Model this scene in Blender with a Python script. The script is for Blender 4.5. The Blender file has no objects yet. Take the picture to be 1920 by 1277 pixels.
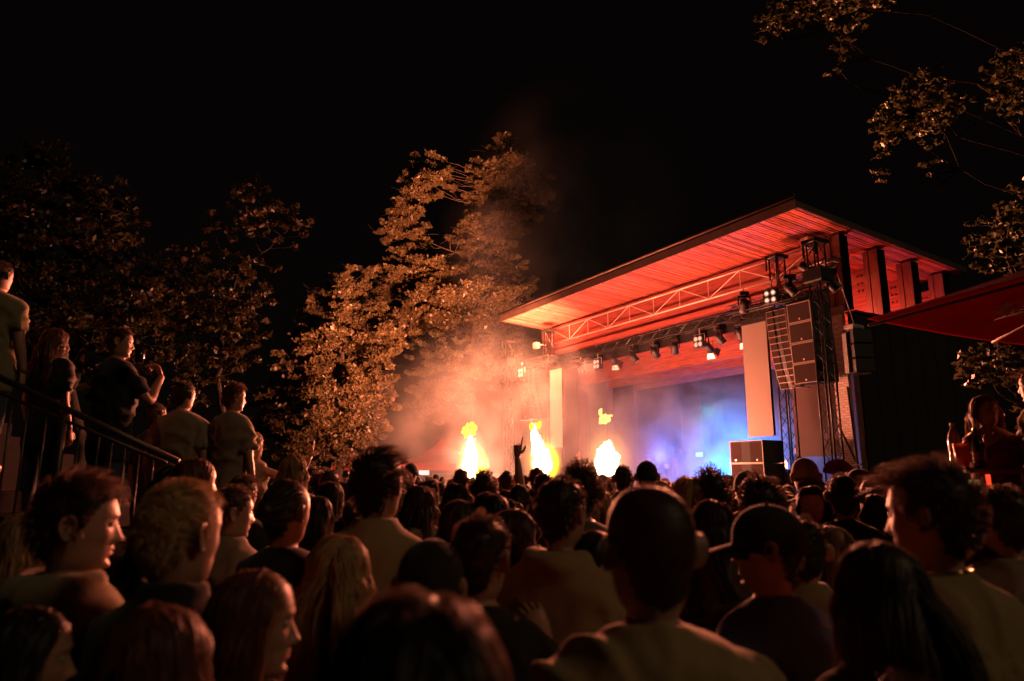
import bpy, math, random, time
import numpy as np
from mathutils import Vector, Matrix, noise
T0 = time.time()
R = math.radians
PI = math.pi
rng = np.random.default_rng(7)
random.seed(7)
sc = bpy.context.scene
col = sc.collection

# ------------------------------------------------------------------ camera
CAMZ = 1.85
PITCH = math.atan((885 - 638.5) / 1280.0)
cam_d = bpy.data.cameras.new('camera')
cam = bpy.data.objects.new('camera', cam_d)
col.objects.link(cam)
cam.location = (0, 0, CAMZ)
cam.rotation_euler = (PI / 2 + PITCH, 0, 0)
cam_d.sensor_width = 36
cam_d.lens = 24
cam_d.clip_start = 0.05
cam_d.clip_end = 3000
cam_d.dof.use_dof = True
cam_d.dof.focus_distance = 24
cam_d.dof.aperture_fstop = 2.0
cam_d.dof.aperture_blades = 9
sc.camera = cam
sc.cycles.use_denoising = True
sc.cycles.use_adaptive_sampling = True
sc.cycles.adaptive_threshold = 0.03
sc.cycles.max_bounces = 5
sc.cycles.diffuse_bounces = 2
sc.cycles.glossy_bounces = 2
sc.cycles.transmission_bounces = 4
sc.cycles.transparent_max_bounces = 8
sc.cycles.volume_bounces = 0
sc.cycles.volume_step_rate = 1.0
sc.cycles.volume_max_steps = 96
sc.cycles.caustics_reflective = False
sc.cycles.caustics_refractive = False
sc.cycles.sample_clamp_indirect = 4
sc.cycles.sample_clamp_direct = 0

# ------------------------------------------------------------------ night sky, exposure
w = bpy.data.worlds.new('World')
sc.world = w
w.use_nodes = True
nt = w.node_tree
bg = nt.nodes['Background']
sky = nt.nodes.new('ShaderNodeTexSky')
sky.sky_type = 'NISHITA'
sky.sun_disc = False
sky.sun_elevation = R(2)
sky.sun_rotation = R(150)
warm = nt.nodes.new('ShaderNodeMixRGB')
warm.blend_type = 'MIX'
warm.inputs[0].default_value = 0.85
warm.inputs[2].default_value = (1.0, 0.52, 0.42, 1)
nt.links.new(sky.outputs[0], warm.inputs[1])
nt.links.new(warm.outputs[0], bg.inputs[0])
bg.inputs[1].default_value = 0.0016
vs = sc.view_settings
vs.view_transform = 'Standard'
vs.look = 'None'
vs.gamma = 1
vs.exposure = 0
vs.use_curve_mapping = False

# dim warm key from behind the audience (one sun, lowered for the night)
sun_d = bpy.data.lights.new('sun', 'SUN')
sun = bpy.data.objects.new('sun', sun_d)
col.objects.link(sun)
sun_d.energy = 0.25
sun_d.angle = R(8)
sun_d.color = (1.0, 0.66, 0.36)
SUN_DIR = Vector((-0.72, 0.36, -0.60)).normalized()   # travels from behind, right of the camera
sun.rotation_euler = SUN_DIR.to_track_quat('-Z', 'Y').to_euler()

# ------------------------------------------------------------------ frames
FW = np.array([0, math.cos(PITCH), math.sin(PITCH)])
UP = np.array([0, -math.sin(PITCH), math.cos(PITCH)])


def ray(px, py):
    return FW * 1280 + np.array([1.0, 0, 0]) * (px - 960) + UP * (638.5 - py)


def P(px, py, Y):
    d = ray(px, py)
    return np.array([0, 0, CAMZ]) + d * (Y / d[1])


AZ = R(30)
OX, OY = 10.25, 20.53


def S(b, a, z=0.0):
    """stage frame (b into the stage, a along its front, z) to world"""
    return Vector((OX + math.cos(AZ) * b - math.sin(AZ) * a, OY + math.sin(AZ) * b + math.cos(AZ) * a, z))


# ------------------------------------------------------------------ materials
def nodes_of(m):
    return m.node_tree.nodes, m.node_tree.links


def mat(name, c, rough=0.6, metal=0.0, var=0.0, scale=6.0, bump=0.0, bscale=40.0, spec=0.5, stretch=(1, 1, 1), trans=0.0,
        rnd=0.0, sheen=0.0, coord='Object', tcol=None):
    m = bpy.data.materials.new(name)
    m.use_nodes = True
    N, L = nodes_of(m)
    p = N['Principled BSDF']
    p.inputs['Base Color'].default_value = (*c, 1)
    p.inputs['Roughness'].default_value = rough
    p.inputs['Metallic'].default_value = metal
    p.inputs['Specular IOR Level'].default_value = spec
    if sheen:
        p.inputs['Sheen Weight'].default_value = sheen
    tc = N.new('ShaderNodeTexCoord')
    mp = N.new('ShaderNodeMapping')
    mp.inputs['Scale'].default_value = stretch
    L.new(tc.outputs[coord], mp.inputs[0])
    colout = None
    if var:
        n = N.new('ShaderNodeTexNoise')
        n.inputs['Scale'].default_value = scale
        n.inputs['Detail'].default_value = 5
        L.new(mp.outputs[0], n.inputs['Vector'])
        r = N.new('ShaderNodeMapRange')
        r.inputs[1].default_value = 0.3
        r.inputs[2].default_value = 0.7
        r.inputs[3].default_value = 1 - var
        r.inputs[4].default_value = 1 + var * 0.6
        L.new(n.outputs[0], r.inputs[0])
        h = N.new('ShaderNodeHueSaturation')
        h.inputs['Color'].default_value = (*c, 1)
        L.new(r.outputs[0], h.inputs['Value'])
        colout = h.outputs[0]
    if rnd:
        oi = N.new('ShaderNodeObjectInfo')
        r2 = N.new('ShaderNodeMapRange')
        r2.inputs[3].default_value = 1 - rnd
        r2.inputs[4].default_value = 1 + rnd
        L.new(oi.outputs['Random'], r2.inputs[0])
        h2 = N.new('ShaderNodeHueSaturation')
        if colout:
            L.new(colout, h2.inputs['Color'])
        else:
            h2.inputs['Color'].default_value = (*c, 1)
        L.new(r2.outputs[0], h2.inputs['Value'])
        colout = h2.outputs[0]
    if colout:
        L.new(colout, p.inputs['Base Color'])
    if bump:
        n2 = N.new('ShaderNodeTexNoise')
        n2.inputs['Scale'].default_value = bscale
        n2.inputs['Detail'].default_value = 3
        L.new(mp.outputs[0], n2.inputs['Vector'])
        bp = N.new('ShaderNodeBump')
        bp.inputs['Strength'].default_value = bump
        bp.inputs['Distance'].default_value = 0.02
        L.new(n2.outputs[0], bp.inputs['Height'])
        L.new(bp.outputs[0], p.inputs['Normal'])
    if trans:
        t = N.new('ShaderNodeBsdfTranslucent')
        t.inputs[0].default_value = (*[min(1, x * 1.3) for x in c], 1)
        if tcol:
            t.inputs[0].default_value = (*tcol, 1)
        elif colout:
            L.new(colout, t.inputs[0])
        mx = N.new('ShaderNodeMixShader')
        mx.inputs[0].default_value = trans
        L.new(p.outputs[0], mx.inputs[1])
        L.new(t.outputs[0], mx.inputs[2])
        L.new(mx.outputs[0], N['Material Output'].inputs['Surface'])
    return m


def emit(name, c, s):
    m = bpy.data.materials.new(name)
    m.use_nodes = True
    N, L = nodes_of(m)
    N.remove(N['Principled BSDF'])
    e = N.new('ShaderNodeEmission')
    e.inputs[0].default_value = (*c, 1)
    e.inputs[1].default_value = s
    L.new(e.outputs[0], N['Material Output'].inputs['Surface'])
    return m


def wood_mat(name, c, grain=(0.6, 9, 9), knots=True, rnd=0.1, rough=0.55):
    m = bpy.data.materials.new(name)
    m.use_nodes = True
    N, L = nodes_of(m)
    p = N['Principled BSDF']
    p.inputs['Roughness'].default_value = rough
    tc = N.new('ShaderNodeTexCoord')
    oi = N.new('ShaderNodeObjectInfo')
    add = N.new('ShaderNodeVectorMath')
    add.operation = 'MULTIPLY_ADD'
    cmb = N.new('ShaderNodeCombineXYZ')
    for k in range(3):
        L.new(oi.outputs['Random'], cmb.inputs[k])
    L.new(cmb.outputs[0], add.inputs[0])
    add.inputs[1].default_value = (37, 51, 19)
    L.new(tc.outputs['Object'], add.inputs[2])
    mp = N.new('ShaderNodeMapping')
    mp.inputs['Scale'].default_value = grain
    L.new(add.outputs[0], mp.inputs[0])
    n = N.new('ShaderNodeTexNoise')
    n.inputs['Scale'].default_value = 3
    n.inputs['Detail'].default_value = 6
    n.inputs['Distortion'].default_value = 0.6
    L.new(mp.outputs[0], n.inputs['Vector'])
    cr = N.new('ShaderNodeValToRGB')
    cr.color_ramp.elements[0].position = 0.3
    cr.color_ramp.elements[0].color = (c[0] * 0.45, c[1] * 0.4, c[2] * 0.35, 1)
    cr.color_ramp.elements[1].position = 0.62
    cr.color_ramp.elements[1].color = (*c, 1)
    L.new(n.outputs[0], cr.inputs[0])
    out = cr.outputs[0]
    if knots:
        v = N.new('ShaderNodeTexVoronoi')
        v.inputs['Scale'].default_value = 1.6
        mp2 = N.new('ShaderNodeMapping')
        mp2.inputs['Scale'].default_value = (0.75, 2.2, 2.2)
        L.new(add.outputs[0], mp2.inputs[0])
        L.new(mp2.outputs[0], v.inputs['Vector'])
        r = N.new('ShaderNodeMapRange')
        r.inputs[1].default_value = 0.035
        r.inputs[2].default_value = 0.10
        r.inputs[3].default_value = 0.3
        r.inputs[4].default_value = 1
        L.new(v.outputs['Distance'], r.inputs[0])
        h = N.new('ShaderNodeHueSaturation')
        L.new(out, h.inputs['Color'])
        L.new(r.outputs[0], h.inputs['Value'])
        out = h.outputs[0]
    r2 = N.new('ShaderNodeMapRange')
    r2.inputs[3].default_value = 1 - rnd
    r2.inputs[4].default_value = 1 + rnd
    L.new(oi.outputs['Random'], r2.inputs[0])
    h2 = N.new('ShaderNodeHueSaturation')
    L.new(out, h2.inputs['Color'])
    L.new(r2.outputs[0], h2.inputs['Value'])
    L.new(h2.outputs[0], p.inputs['Base Color'])
    bp = N.new('ShaderNodeBump')
    bp.inputs['Strength'].default_value = 0.25
    bp.inputs['Distance'].default_value = 0.01
    L.new(n.outputs[0], bp.inputs['Height'])
    L.new(bp.outputs[0], p.inputs['Normal'])
    return m


M = {}
M['soffit'] = wood_mat('soffit_wood', (0.50, 0.118, 0.085), rnd=0.42)
M['glulam'] = wood_mat('glulam_wood', (0.34, 0.075, 0.055), grain=(5, 0.5, 6), rnd=0.05)
M['post_wood'] = wood_mat('post_wood', (0.26, 0.10, 0.07), grain=(9, 9, 0.6), knots=False)
M['fascia'] = mat('fascia_metal', (0.085, 0.05, 0.04), 0.45, 0.3, var=0.2, scale=3)
M['roof'] = mat('roof_sheet', (0.05, 0.045, 0.04), 0.5, 0.4)
M['silver'] = mat('galvanised_steel', (0.75, 0.72, 0.68), 0.35, 0.55, var=0.15, scale=8)
M['truss_black'] = mat('black_truss', (0.03, 0.028, 0.027), 0.38, 0.3)
M['truss_alu'] = mat('aluminium_truss', (0.35, 0.33, 0.32), 0.35, 0.8)
M['black'] = mat('black_paint', (0.018, 0.016, 0.016), 0.5, var=0.3, scale=4)
M['cabinet'] = mat('cabinet_paint', (0.02, 0.018, 0.018), 0.55)
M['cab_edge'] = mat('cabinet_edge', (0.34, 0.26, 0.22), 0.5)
M['grille'] = mat('speaker_grille', (0.045, 0.028, 0.024), 0.9, var=0.15, scale=90, spec=0.1)
M['horn'] = mat('horn_plastic', (0.05, 0.035, 0.03), 0.35)
M['wing'] = mat('wing_panel_paint', (0.055, 0.032, 0.03), 0.8, var=0.15, scale=0.8)
M['port'] = mat('speaker_port', (0.01, 0.01, 0.01), 0.8)
M['badge'] = mat('badge_metal', (0.8, 0.7, 0.6), 0.3, 0.5)
M['screen'] = mat('blank_screen', (0.22, 0.18, 0.15), 0.6, var=0.04, scale=1.0)
M['white_paint'] = mat('white_paint', (0.80, 0.76, 0.72), 0.5, var=0.06, scale=2)
M['cladding'] = mat('dark_cladding', (0.006, 0.0045, 0.004), 0.95, var=0.3, scale=1.5)
M['backwall'] = mat('stage_wall', (0.055, 0.015, 0.003), 0.8, var=0.25, scale=0.6)
M['curtain'] = mat('black_curtain', (0.03, 0.025, 0.03), 0.85)
M['brick'] = mat('painted_brick', (0.72, 0.60, 0.54), 0.7, rnd=0.14, var=0.15, scale=12)
M['mortar'] = mat('mortar', (0.30, 0.22, 0.19), 0.9)
M['grass'] = mat('grass_ground', (0.045, 0.05, 0.02), 0.9, var=0.4, scale=1.2, bump=0.5, bscale=30)
M['concrete'] = mat('concrete', (0.03, 0.025, 0.02), 0.85, var=0.25, scale=3)
M['step_and_shade'] = mat('dark_step_and_shade', (0.008, 0.007, 0.006), 0.95, spec=0.05)  # black for the steps, and for the shade painted on the posts
M['rail'] = mat('railing_paint', (0.07, 0.055, 0.045), 0.4, 0.5)
M['bark'] = mat('bark', (0.055, 0.04, 0.03), 0.9, var=0.4, scale=5, bump=0.6, bscale=12)
M['bark_dark'] = mat('dark_bark', (0.02, 0.014, 0.01), 0.95, spec=0.1)
M['bark_pale'] = mat('pale_bark', (0.12, 0.08, 0.06), 0.9, var=0.4, scale=5, bump=0.6, bscale=12)
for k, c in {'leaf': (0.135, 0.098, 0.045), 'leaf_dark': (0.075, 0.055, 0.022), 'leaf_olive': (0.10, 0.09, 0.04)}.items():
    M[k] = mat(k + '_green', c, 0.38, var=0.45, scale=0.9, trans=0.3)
M['canvas_red'] = mat('red_canvas', (0.30, 0.010, 0.018), 0.8, var=0.08, scale=3, trans=0.5)
M['rib_metal'] = mat('parasol_rib', (0.14, 0.08, 0.06), 0.5, 0.3)
M['letter'] = mat('printed_letter', (0.55, 0.38, 0.30), 0.8)
M['tent_red'] = mat('tent_red', (0.50, 0.06, 0.05), 0.7)
M['table'] = mat('table_top', (0.12, 0.03, 0.02), 0.4)
M['glass_dark'] = mat('bottle_glass', (0.03, 0.015, 0.01), 0.08, spec=0.9)
M['bottle_clear'] = mat('clear_plastic', (0.30, 0.26, 0.22), 0.12, spec=0.9)
M['label_paper'] = mat('paper_label', (0.30, 0.24, 0.18), 0.6)
M['cup'] = mat('beer_cup', (0.75, 0.32, 0.12), 0.3, trans=0.4)
M['bulb'] = mat('frosted_bulb', (0.8, 0.35, 0.3), 0.3)
M['lens'] = mat('lamp_lens', (0.75, 0.7, 0.62), 0.15, 0.2)
M['blinder'] = emit('blinder_face', (1.0, 0.72, 0.5), 1.1)
M['cyan_lamp'] = emit('cyan_lamp_face', (0.45, 0.85, 1.0), 3.0)
M['white_glow'] = emit('lit_stall', (0.95, 1.0, 0.95), 1.1)
M['red_glow'] = emit('red_neon', (1.0, 0.06, 0.02), 1.4)
M['amber_glow'] = emit('amber_tube', (0.8, 0.7, 0.25), 0.35)
M['phone'] = mat('phone_black', (0.02, 0.02, 0.02), 0.2)
M['skin'] = mat('skin', (0.36, 0.20, 0.14), 0.5, var=0.10, scale=14, bump=0.06, bscale=90)
M['skin_dark'] = mat('tanned_skin', (0.36, 0.18, 0.11), 0.5, var=0.10, scale=14)
M['eye'] = mat('eye', (0.25, 0.2, 0.18), 0.15)
M['lip'] = mat('lip', (0.42, 0.15, 0.12), 0.4)
HC = {'black': (0.012, 0.008, 0.006), 'brown': (0.035, 0.018, 0.010), 'auburn': (0.11, 0.035, 0.014), 'blonde': (0.42, 0.27, 0.13), 'fair': (0.28, 0.16, 0.07)}
for k, c in HC.items():
    M['hair_' + k] = mat(k + '_hair', c, 0.5, var=0.3, scale=22, trans=0.2, spec=0.35, tcol=[0.55 * x + 0.45 * y for x, y in zip(c, (0.75, 0.5, 0.38))])
CC = {'tan': (0.31, 0.22, 0.11), 'olive': (0.20, 0.17, 0.09), 'white': (0.22, 0.165, 0.11), 'black': (0.014, 0.012, 0.012), 'grey': (0.10, 0.085, 0.07), 'navy': (0.015, 0.025, 0.06),
      'blue': (0.05, 0.10, 0.22), 'red': (0.16, 0.02, 0.015), 'brown': (0.09, 0.05, 0.03), 'denim': (0.04, 0.05, 0.08)}
for k, c in CC.items():
    M['cloth_' + k] = mat(k + '_cloth', c, 0.85, var=0.12, scale=5, bump=0.25, bscale=9, sheen=0.15, spec=0.2)
M['gold'] = mat('gold_chain', (0.9, 0.6, 0.25), 0.2, 1.0)


# ------------------------------------------------------------------ mesh helpers
class MB:
    """collects geometry; every add returns nothing, build() links ONE mesh object"""

    def __init__(s):
        s.V, s.F, s.n, s.mi = [], [], 0, []

    def add(s, V, F, mi=0):
        V = np.asarray(V, float).reshape(-1, 3)
        s.V.append(V)
        off = s.n
        s.F += [tuple(i + off for i in f) for f in F]
        s.mi += [mi] * len(F)
        s.n += len(V)

    def box(s, lo, hi, mi=0, M4=None, bev=0.0):
        x0, y0, z0 = lo
        x1, y1, z1 = hi
        if bev <= 0:
            V = np.array([(x0, y0, z0), (x1, y0, z0), (x1, y1, z0), (x0, y1, z0), (x0, y0, z1), (x1, y0, z1), (x1, y1, z1), (x0, y1, z1)], float)
            F = [(3, 2, 1, 0), (4, 5, 6, 7), (0, 1, 5, 4), (1, 2, 6, 5), (2, 3, 7, 6), (3, 0, 4, 7)]
        else:
            V = []
            for z, e in ((z0, bev), (z0 + bev, 0), (z1 - bev, 0), (z1, bev)):
                V += [(x0 + e, y0 + e, z), (x1 - e, y0 + e, z), (x1 - e, y1 - e, z), (x0 + e, y1 - e, z)]
            V = np.array(V, float)
            F = [(3, 2, 1, 0), (12, 13, 14, 15)]
            for r in range(3):
                for k in range(4):
                    F.append((r * 4 + k, r * 4 + (k + 1) % 4, (r + 1) * 4 + (k + 1) % 4, (r + 1) * 4 + k))
        if M4 is not None:
            V = (np.c_[V, np.ones(len(V))] @ np.array(M4).T)[:, :3]
        s.add(V, F, mi)

    def tube(s, pts, rad, n=6, mi=0, flat=1.0, cap=True, up=None):
        pts = np.asarray(pts, float)
        k = len(pts)
        rad = np.full(k, rad, float) if np.isscalar(rad) else np.asarray(rad, float)
        T = np.gradient(pts, axis=0)
        T /= np.linalg.norm(T, axis=1)[:, None] + 1e-12
        ref = np.array(up if up is not None else ((0, 0, 1) if abs(T[0][2]) < 0.9 else (1, 0, 0)), float)
        V = []
        for i in range(k):
            a = ref - T[i] * (ref @ T[i])
            a /= np.linalg.norm(a) + 1e-12
            ref = a
            b = np.cross(T[i], a)
            th = np.arange(n) / n * 2 * PI
            V.append(pts[i] + rad[i] * (np.cos(th)[:, None] * a * flat + np.sin(th)[:, None] * b))
        V = np.concatenate(V)
        F = [(i * n + j, i * n + (j + 1) % n, (i + 1) * n + (j + 1) % n, (i + 1) * n + j) for i in range(k - 1) for j in range(n)]
        if cap:
            F += [tuple(reversed(range(n))), tuple((k - 1) * n + j for j in range(n))]
        s.add(V, F, mi)

    def bar(s, p, q, r=0.02, n=6, mi=0):
        s.tube([p, q], r, n, mi)

    def lathe(s, prof, c=(0, 0, 0), n=16, mi=0, M4=None):
        prof = np.array(prof, float)
        th = np.arange(n) / n * 2 * PI
        V = np.concatenate([np.c_[r * np.cos(th), r * np.sin(th), np.full(n, z)] for r, z in prof])
        if M4 is not None:
            V = (np.c_[V, np.ones(len(V))] @ np.array(M4).T)[:, :3]
        V = V + np.array(c)
        F = [(i * n + j, i * n + (j + 1) % n, (i + 1) * n + (j + 1) % n, (i + 1) * n + j) for i in range(len(prof) - 1) for j in range(n)]
        F += [tuple(reversed(range(n))), tuple((len(prof) - 1) * n + j for j in range(n))]
        s.add(V, F, mi)

    def grid(s, G, mi=0, wrap=True, cap=(True, True), mif=None):
        n, m = G.shape[:2]
        F = []
        mm = m if wrap else m - 1
        off = s.n
        F = [(i * m + j, (i + 1) * m + j, (i + 1) * m + (j + 1) % m, i * m + (j + 1) % m) for i in range(n - 1) for j in range(mm)]
        s.V.append(G.reshape(-1, 3))
        s.F += [tuple(q + off for q in f) for f in F]
        if mif is None:
            s.mi += [mi] * len(F)
        else:
            s.mi += list(mif[:n - 1, :mm].reshape(-1))
        s.n += n * m
        if cap[0]:
            s.F.append(tuple(off + j for j in range(m)))
            s.mi.append(mi if mif is None else int(mif[0, 0]))
        if cap[1]:
            s.F.append(tuple(off + (n - 1) * m + j for j in reversed(range(m))))
            s.mi.append(mi)

    def mesh(s, name, mats, smooth=False, base=(0, 0, 0)):
        me = bpy.data.meshes.new(name)
        V = (np.concatenate(s.V) - np.array(base)) if s.V else np.zeros((0, 3))
        me.from_pydata(V.tolist(), [], s.F)
        for m in (mats if isinstance(mats, (list, tuple)) else [mats]):
            me.materials.append(m)
        if any(s.mi):
            me.polygons.foreach_set('material_index', np.array(s.mi, dtype=np.int32))
        if smooth:
            me.polygons.foreach_set('use_smooth', np.ones(len(me.polygons), bool))
        me.update()
        return me


def fast_quads(name, V, nq, mats, mi=None, smooth=False):
    """V: (nq*4,3) separate quads"""
    me = bpy.data.meshes.new(name)
    V = np.asarray(V, np.float32)
    me.vertices.add(len(V))
    me.vertices.foreach_set('co', V.ravel())
    me.loops.add(nq * 4)
    me.loops.foreach_set('vertex_index', np.arange(nq * 4, dtype=np.int32))
    me.polygons.add(nq)
    me.polygons.foreach_set('loop_start', np.arange(0, nq * 4, 4, dtype=np.int32))
    me.polygons.foreach_set('loop_total', np.full(nq, 4, dtype=np.int32))
    for m in (mats if isinstance(mats, (list, tuple)) else [mats]):
        me.materials.append(m)
    me.update(calc_edges=True)
    return me


def fast_mesh(name, V, Q, mats, smooth=True):
    me = bpy.data.meshes.new(name)
    V = np.asarray(V, np.float32)
    Q = np.asarray(Q, np.int32)
    me.vertices.add(len(V))
    me.vertices.foreach_set('co', V.ravel())
    me.loops.add(Q.size)
    me.loops.foreach_set('vertex_index', Q.ravel())
    me.polygons.add(len(Q))
    k = Q.shape[1]
    me.polygons.foreach_set('loop_start', np.arange(0, Q.size, k, dtype=np.int32))
    me.polygons.foreach_set('loop_total', np.full(len(Q), k, dtype=np.int32))
    for m in (mats if isinstance(mats, (list, tuple)) else [mats]):
        me.materials.append(m)
    me.update(calc_edges=True)
    if smooth:
        me.polygons.foreach_set('use_smooth', np.ones(len(Q), bool))
    return me


def props(o, label=None, cat=None, group=None, kind=None):
    if label:
        o['label'] = label
    if cat:
        o['category'] = cat
    if group:
        o['group'] = group
    if kind:
        o['kind'] = kind
    return o


def thing(name, label, cat, base=(0, 0, 0), stage=False, rz=0.0, group=None):
    o = bpy.data.objects.new(name, None)
    o.empty_display_size = 0.2
    col.objects.link(o)
    if stage:
        o.location = S(*base)
        o.rotation_euler = (0, 0, AZ)
        o['_b'] = tuple(base)
    else:
        o.location = base
        o.rotation_euler = (0, 0, rz)
        o['_b'] = tuple(base)
    return props(o, label, cat, group)


def root_of(o):
    while o.parent:
        o = o.parent
    return o


def part(name, mb, m, parent, smooth=False, kind=None, label=None, local=False):
    base = (0, 0, 0) if local else tuple(root_of(parent)['_b'])
    me = mb if isinstance(mb, bpy.types.Mesh) else mb.mesh(name, m, smooth, base)
    o = bpy.data.objects.new(name, me)
    col.objects.link(o)
    o.parent = parent
    return props(o, label, None, None, kind)


def solo(name, mb, m, label=None, cat=None, group=None, kind=None, stage=False, smooth=False, base=(0, 0, 0)):
    me = mb if isinstance(mb, bpy.types.Mesh) else mb.mesh(name, m, smooth, base)
    o = bpy.data.objects.new(name, me)
    col.objects.link(o)
    if stage:
        o.location = S(*base)
        o.rotation_euler = (0, 0, AZ)
    else:
        o.location = base
    return props(o, label, cat, group, kind)


def copy_tree(o, parent=None):
    c = o.copy()
    col.objects.link(c)
    if parent:
        c.parent = parent
    for ch in list(o.children):
        copy_tree(ch, c)
    return c


def struct(name, mb, m, stage=False, smooth=False, base=(0, 0, 0)):
    return solo(name, mb, m, kind='structure', stage=stage, smooth=smooth, base=base)


# ------------------------------------------------------------------ ground
g = MB()
g.box((-1500, -1500, -0.5), (1500, 1500, 0.0))
struct('ground', g, M['grass'])

# ------------------------------------------------------------------ stage building
SF = 1.1   # stage floor


def soff(b):
    return 9.5 - 0.072 * (b + 2.45)


bld = thing('stage_building', 'open-air concert stage house with broad wooden overhanging roof glowing red', 'stage building', (0, 0, 0), stage=True)
A0, A1, B0, B1 = -0.42, 17.35, -2.45, 6.6
m_ = MB()   # roof slab above the planks
V = []
for a in (A0, A1):
    for b in (B0, B1):
        V += [(b, a, soff(b) + 0.03), (b, a, soff(b) + 0.15)]
V = np.array(V)
m_.add(V, [(0, 1, 3, 2), (4, 6, 7, 5), (0, 4, 5, 1), (2, 3, 7, 6), (1, 5, 7, 3), (0, 2, 6, 4)])
roof = part('roof', m_, M['roof'], bld)
m_ = MB()
m_.box((B0 - 0.05, A0 - 0.04, 9.44), (B0 - 0.003, A1 + 0.04, 9.72))
part('fascia', m_, M['fascia'], roof)
m_ = MB()
m_.tube([(B0 - 0.13, A0 - 0.06, 9.80), (B0 - 0.13, A1 + 0.06, 9.80)], 0.065, 8)
part('gutter', m_, M['fascia'], roof, True)
for a, nm in ((A0, 0), (A1, 1)):
    m_ = MB()
    da = -0.05 if nm == 0 else 0.003
    V = np.array([(B0, a + da, soff(B0) - 0.03), (B1, a + da, soff(B1) - 0.03), (B1, a + da, soff(B1) + 0.17), (B0, a + da, soff(B0) + 0.17),
                  (B0, a + da + 0.047, soff(B0) - 0.03), (B1, a + da + 0.047, soff(B1) - 0.03), (B1, a + da + 0.047, soff(B1) + 0.17), (B0, a + da + 0.047, soff(B0) + 0.17)])
    m_.add(V, [(0, 1, 2, 3), (7, 6, 5, 4), (0, 4, 5, 1), (3, 2, 6, 7), (0, 3, 7, 4), (1, 5, 6, 2)])
    part('side_fascia', m_, M['fascia'], roof)
# soffit planks, one object each
NPL = 148
pw = (A1 - A0) / NPL
L_ = B1 - B0
pm = []
for vk in range(6):
    m_ = MB()
    dz = 0.03 * random.random()
    V = []
    y0, y1 = 0.011, pw - 0.011
    for x, zz in ((0.0, 0), (L_, -0.072 * L_)):
        V += [(x, y0 + .004, zz - dz - .004), (x, y1 - .004, zz - dz - .004), (x, y1, zz), (x, y1, zz + 0.026), (x, y0, zz + 0.026), (x, y0, zz)]
    F = [(i, (i + 1) % 6, 6 + (i + 1) % 6, 6 + i) for i in range(6)] + [tuple(range(5, -1, -1)), tuple(range(6, 12))]
    m_.add(V, F)
    pm.append(m_.mesh('soffit_plank', M['soffit']))
for k in range(NPL):
    o = bpy.data.objects.new('soffit_plank', pm[random.randrange(6)])
    col.objects.link(o)
    o.parent = roof
    o.location = (B0, A0 + k * pw, 9.5)

# side posts, cross beams
POSTS = [0.0, 1.95, 3.85, 5.75]
for i, b in enumerate(POSTS):
    for a0, a1 in ((-0.06, 0.44), (16.85, 17.25)):
        pz = 6.81 if (i and a0 < 0) else (6.81 if a0 < 0 else 0.0)
        m_ = MB()
        m_.box((b, a0, pz), (b + 0.42, a0 + 0.165, soff(b) - 0.10), bev=0.01)
        m_.box((b + 0.03, a0 + 0.168, pz), (b + 0.39, a1 - 0.168, soff(b) - 0.10))
        m_.box((b, a1 - 0.165, pz), (b + 0.42, a1, soff(b) - 0.10), bev=0.01)
        po = part('post', m_, M['post_wood'], bld)
        if a0 < 0:
            m_ = MB()
            m_.box((b + 0.012, a0 - 0.016, pz), (b + 0.408, a0 - 0.003, soff(b) - 0.12))
            part('shade_plate', m_, M['step_and_shade'], po)  # near-black sheet added to paint shade on the post's outer face
    # deep glulam beam running along the front
    if i == 0:
        zt, zb = 9.22, 7.95
    else:
        zt, zb = soff(b) - 0.62, 6.35
    m_ = MB()
    m_.box((b + 0.10, 0.45, zb), (b + 0.33, 16.84, zt), bev=0.01)
    beam = part('beam', m_, M['glulam'], bld)
    if i:
        for q in range(3):
            for r in range(2):
                m_ = MB()
                m_.tube([(b + 0.07, 0.60 + r * 0.14, zt - 0.25 - q * 0.26), (b + 0.102, 0.60 + r * 0.14, zt - 0.25 - q * 0.26)], 0.035, 8)
                part('bolt', m_, M['black'], beam)
        # lamella joints
        for q in (1, 2, 3):
            m_ = MB()
            m_.box((b + 0.096, 0.45, zb + q * (zt - zb) / 4 - 0.008), (b + 0.099, 16.84, zb + q * (zt - zb) / 4))
            part('lamella_joint', m_, M['black'], beam)
# lower lip under the front beam and header
m_ = MB()
m_.box((-0.06, 0.45, 7.80), (0.40, 16.84, 7.945))
part('beam_flange', m_, M['glulam'], bld)
m_ = MB()
m_.box((0.45, 0.45, 7.0), (0.55, 16.84, 7.78))
part('header_panel', m_, M['cladding'], bld)
# upper wall plates under soffit sides
# dark side wall (outer face toward audience right)
m_ = MB()
m_.box((0.43, -0.02, 0), (8.3, 0.18, 6.72))
part('side_wall', m_, M['cladding'], bld)
m_ = MB()
m_.box((0.43, 16.9, 0), (8.3, 17.1, 8.3))
part('side_wall', m_, M['backwall'], bld)
for k in range(9):
    m_ = MB()
    b0 = 0.46 + k * 0.86
    m_.box((b0, -0.045, 0), (b0 + 0.84, -0.023, 6.70))
    part('wall_panel', m_, M['cladding'], bld)
m_ = MB()
m_.box((0.43, -0.10, 6.725), (8.3, 0.25, 6.80))
part('wall_capping', m_, M['fascia'], bld)
m_ = MB()
m_.box((8.0, 0.45, 0), (8.2, 16.84, 8.5))
part('back_wall', m_, M['backwall'], bld)
for k in range(11):   # wall panel seams at the back
    m_ = MB()
    m_.box((7.94, 0.5 + k * 1.5, SF), (7.998, 0.56 + k * 1.5, 7.2))
    part('wall_batten', m_, M['curtain'], bld)
for k in range(4):
    m_ = MB()
    m_.box((0.9 + 1.7 * k, 16.82, SF), (0.96 + 1.7 * k, 16.897, 7.6))
    part('wall_batten', m_, M['curtain'], bld)
m_ = MB()
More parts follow.
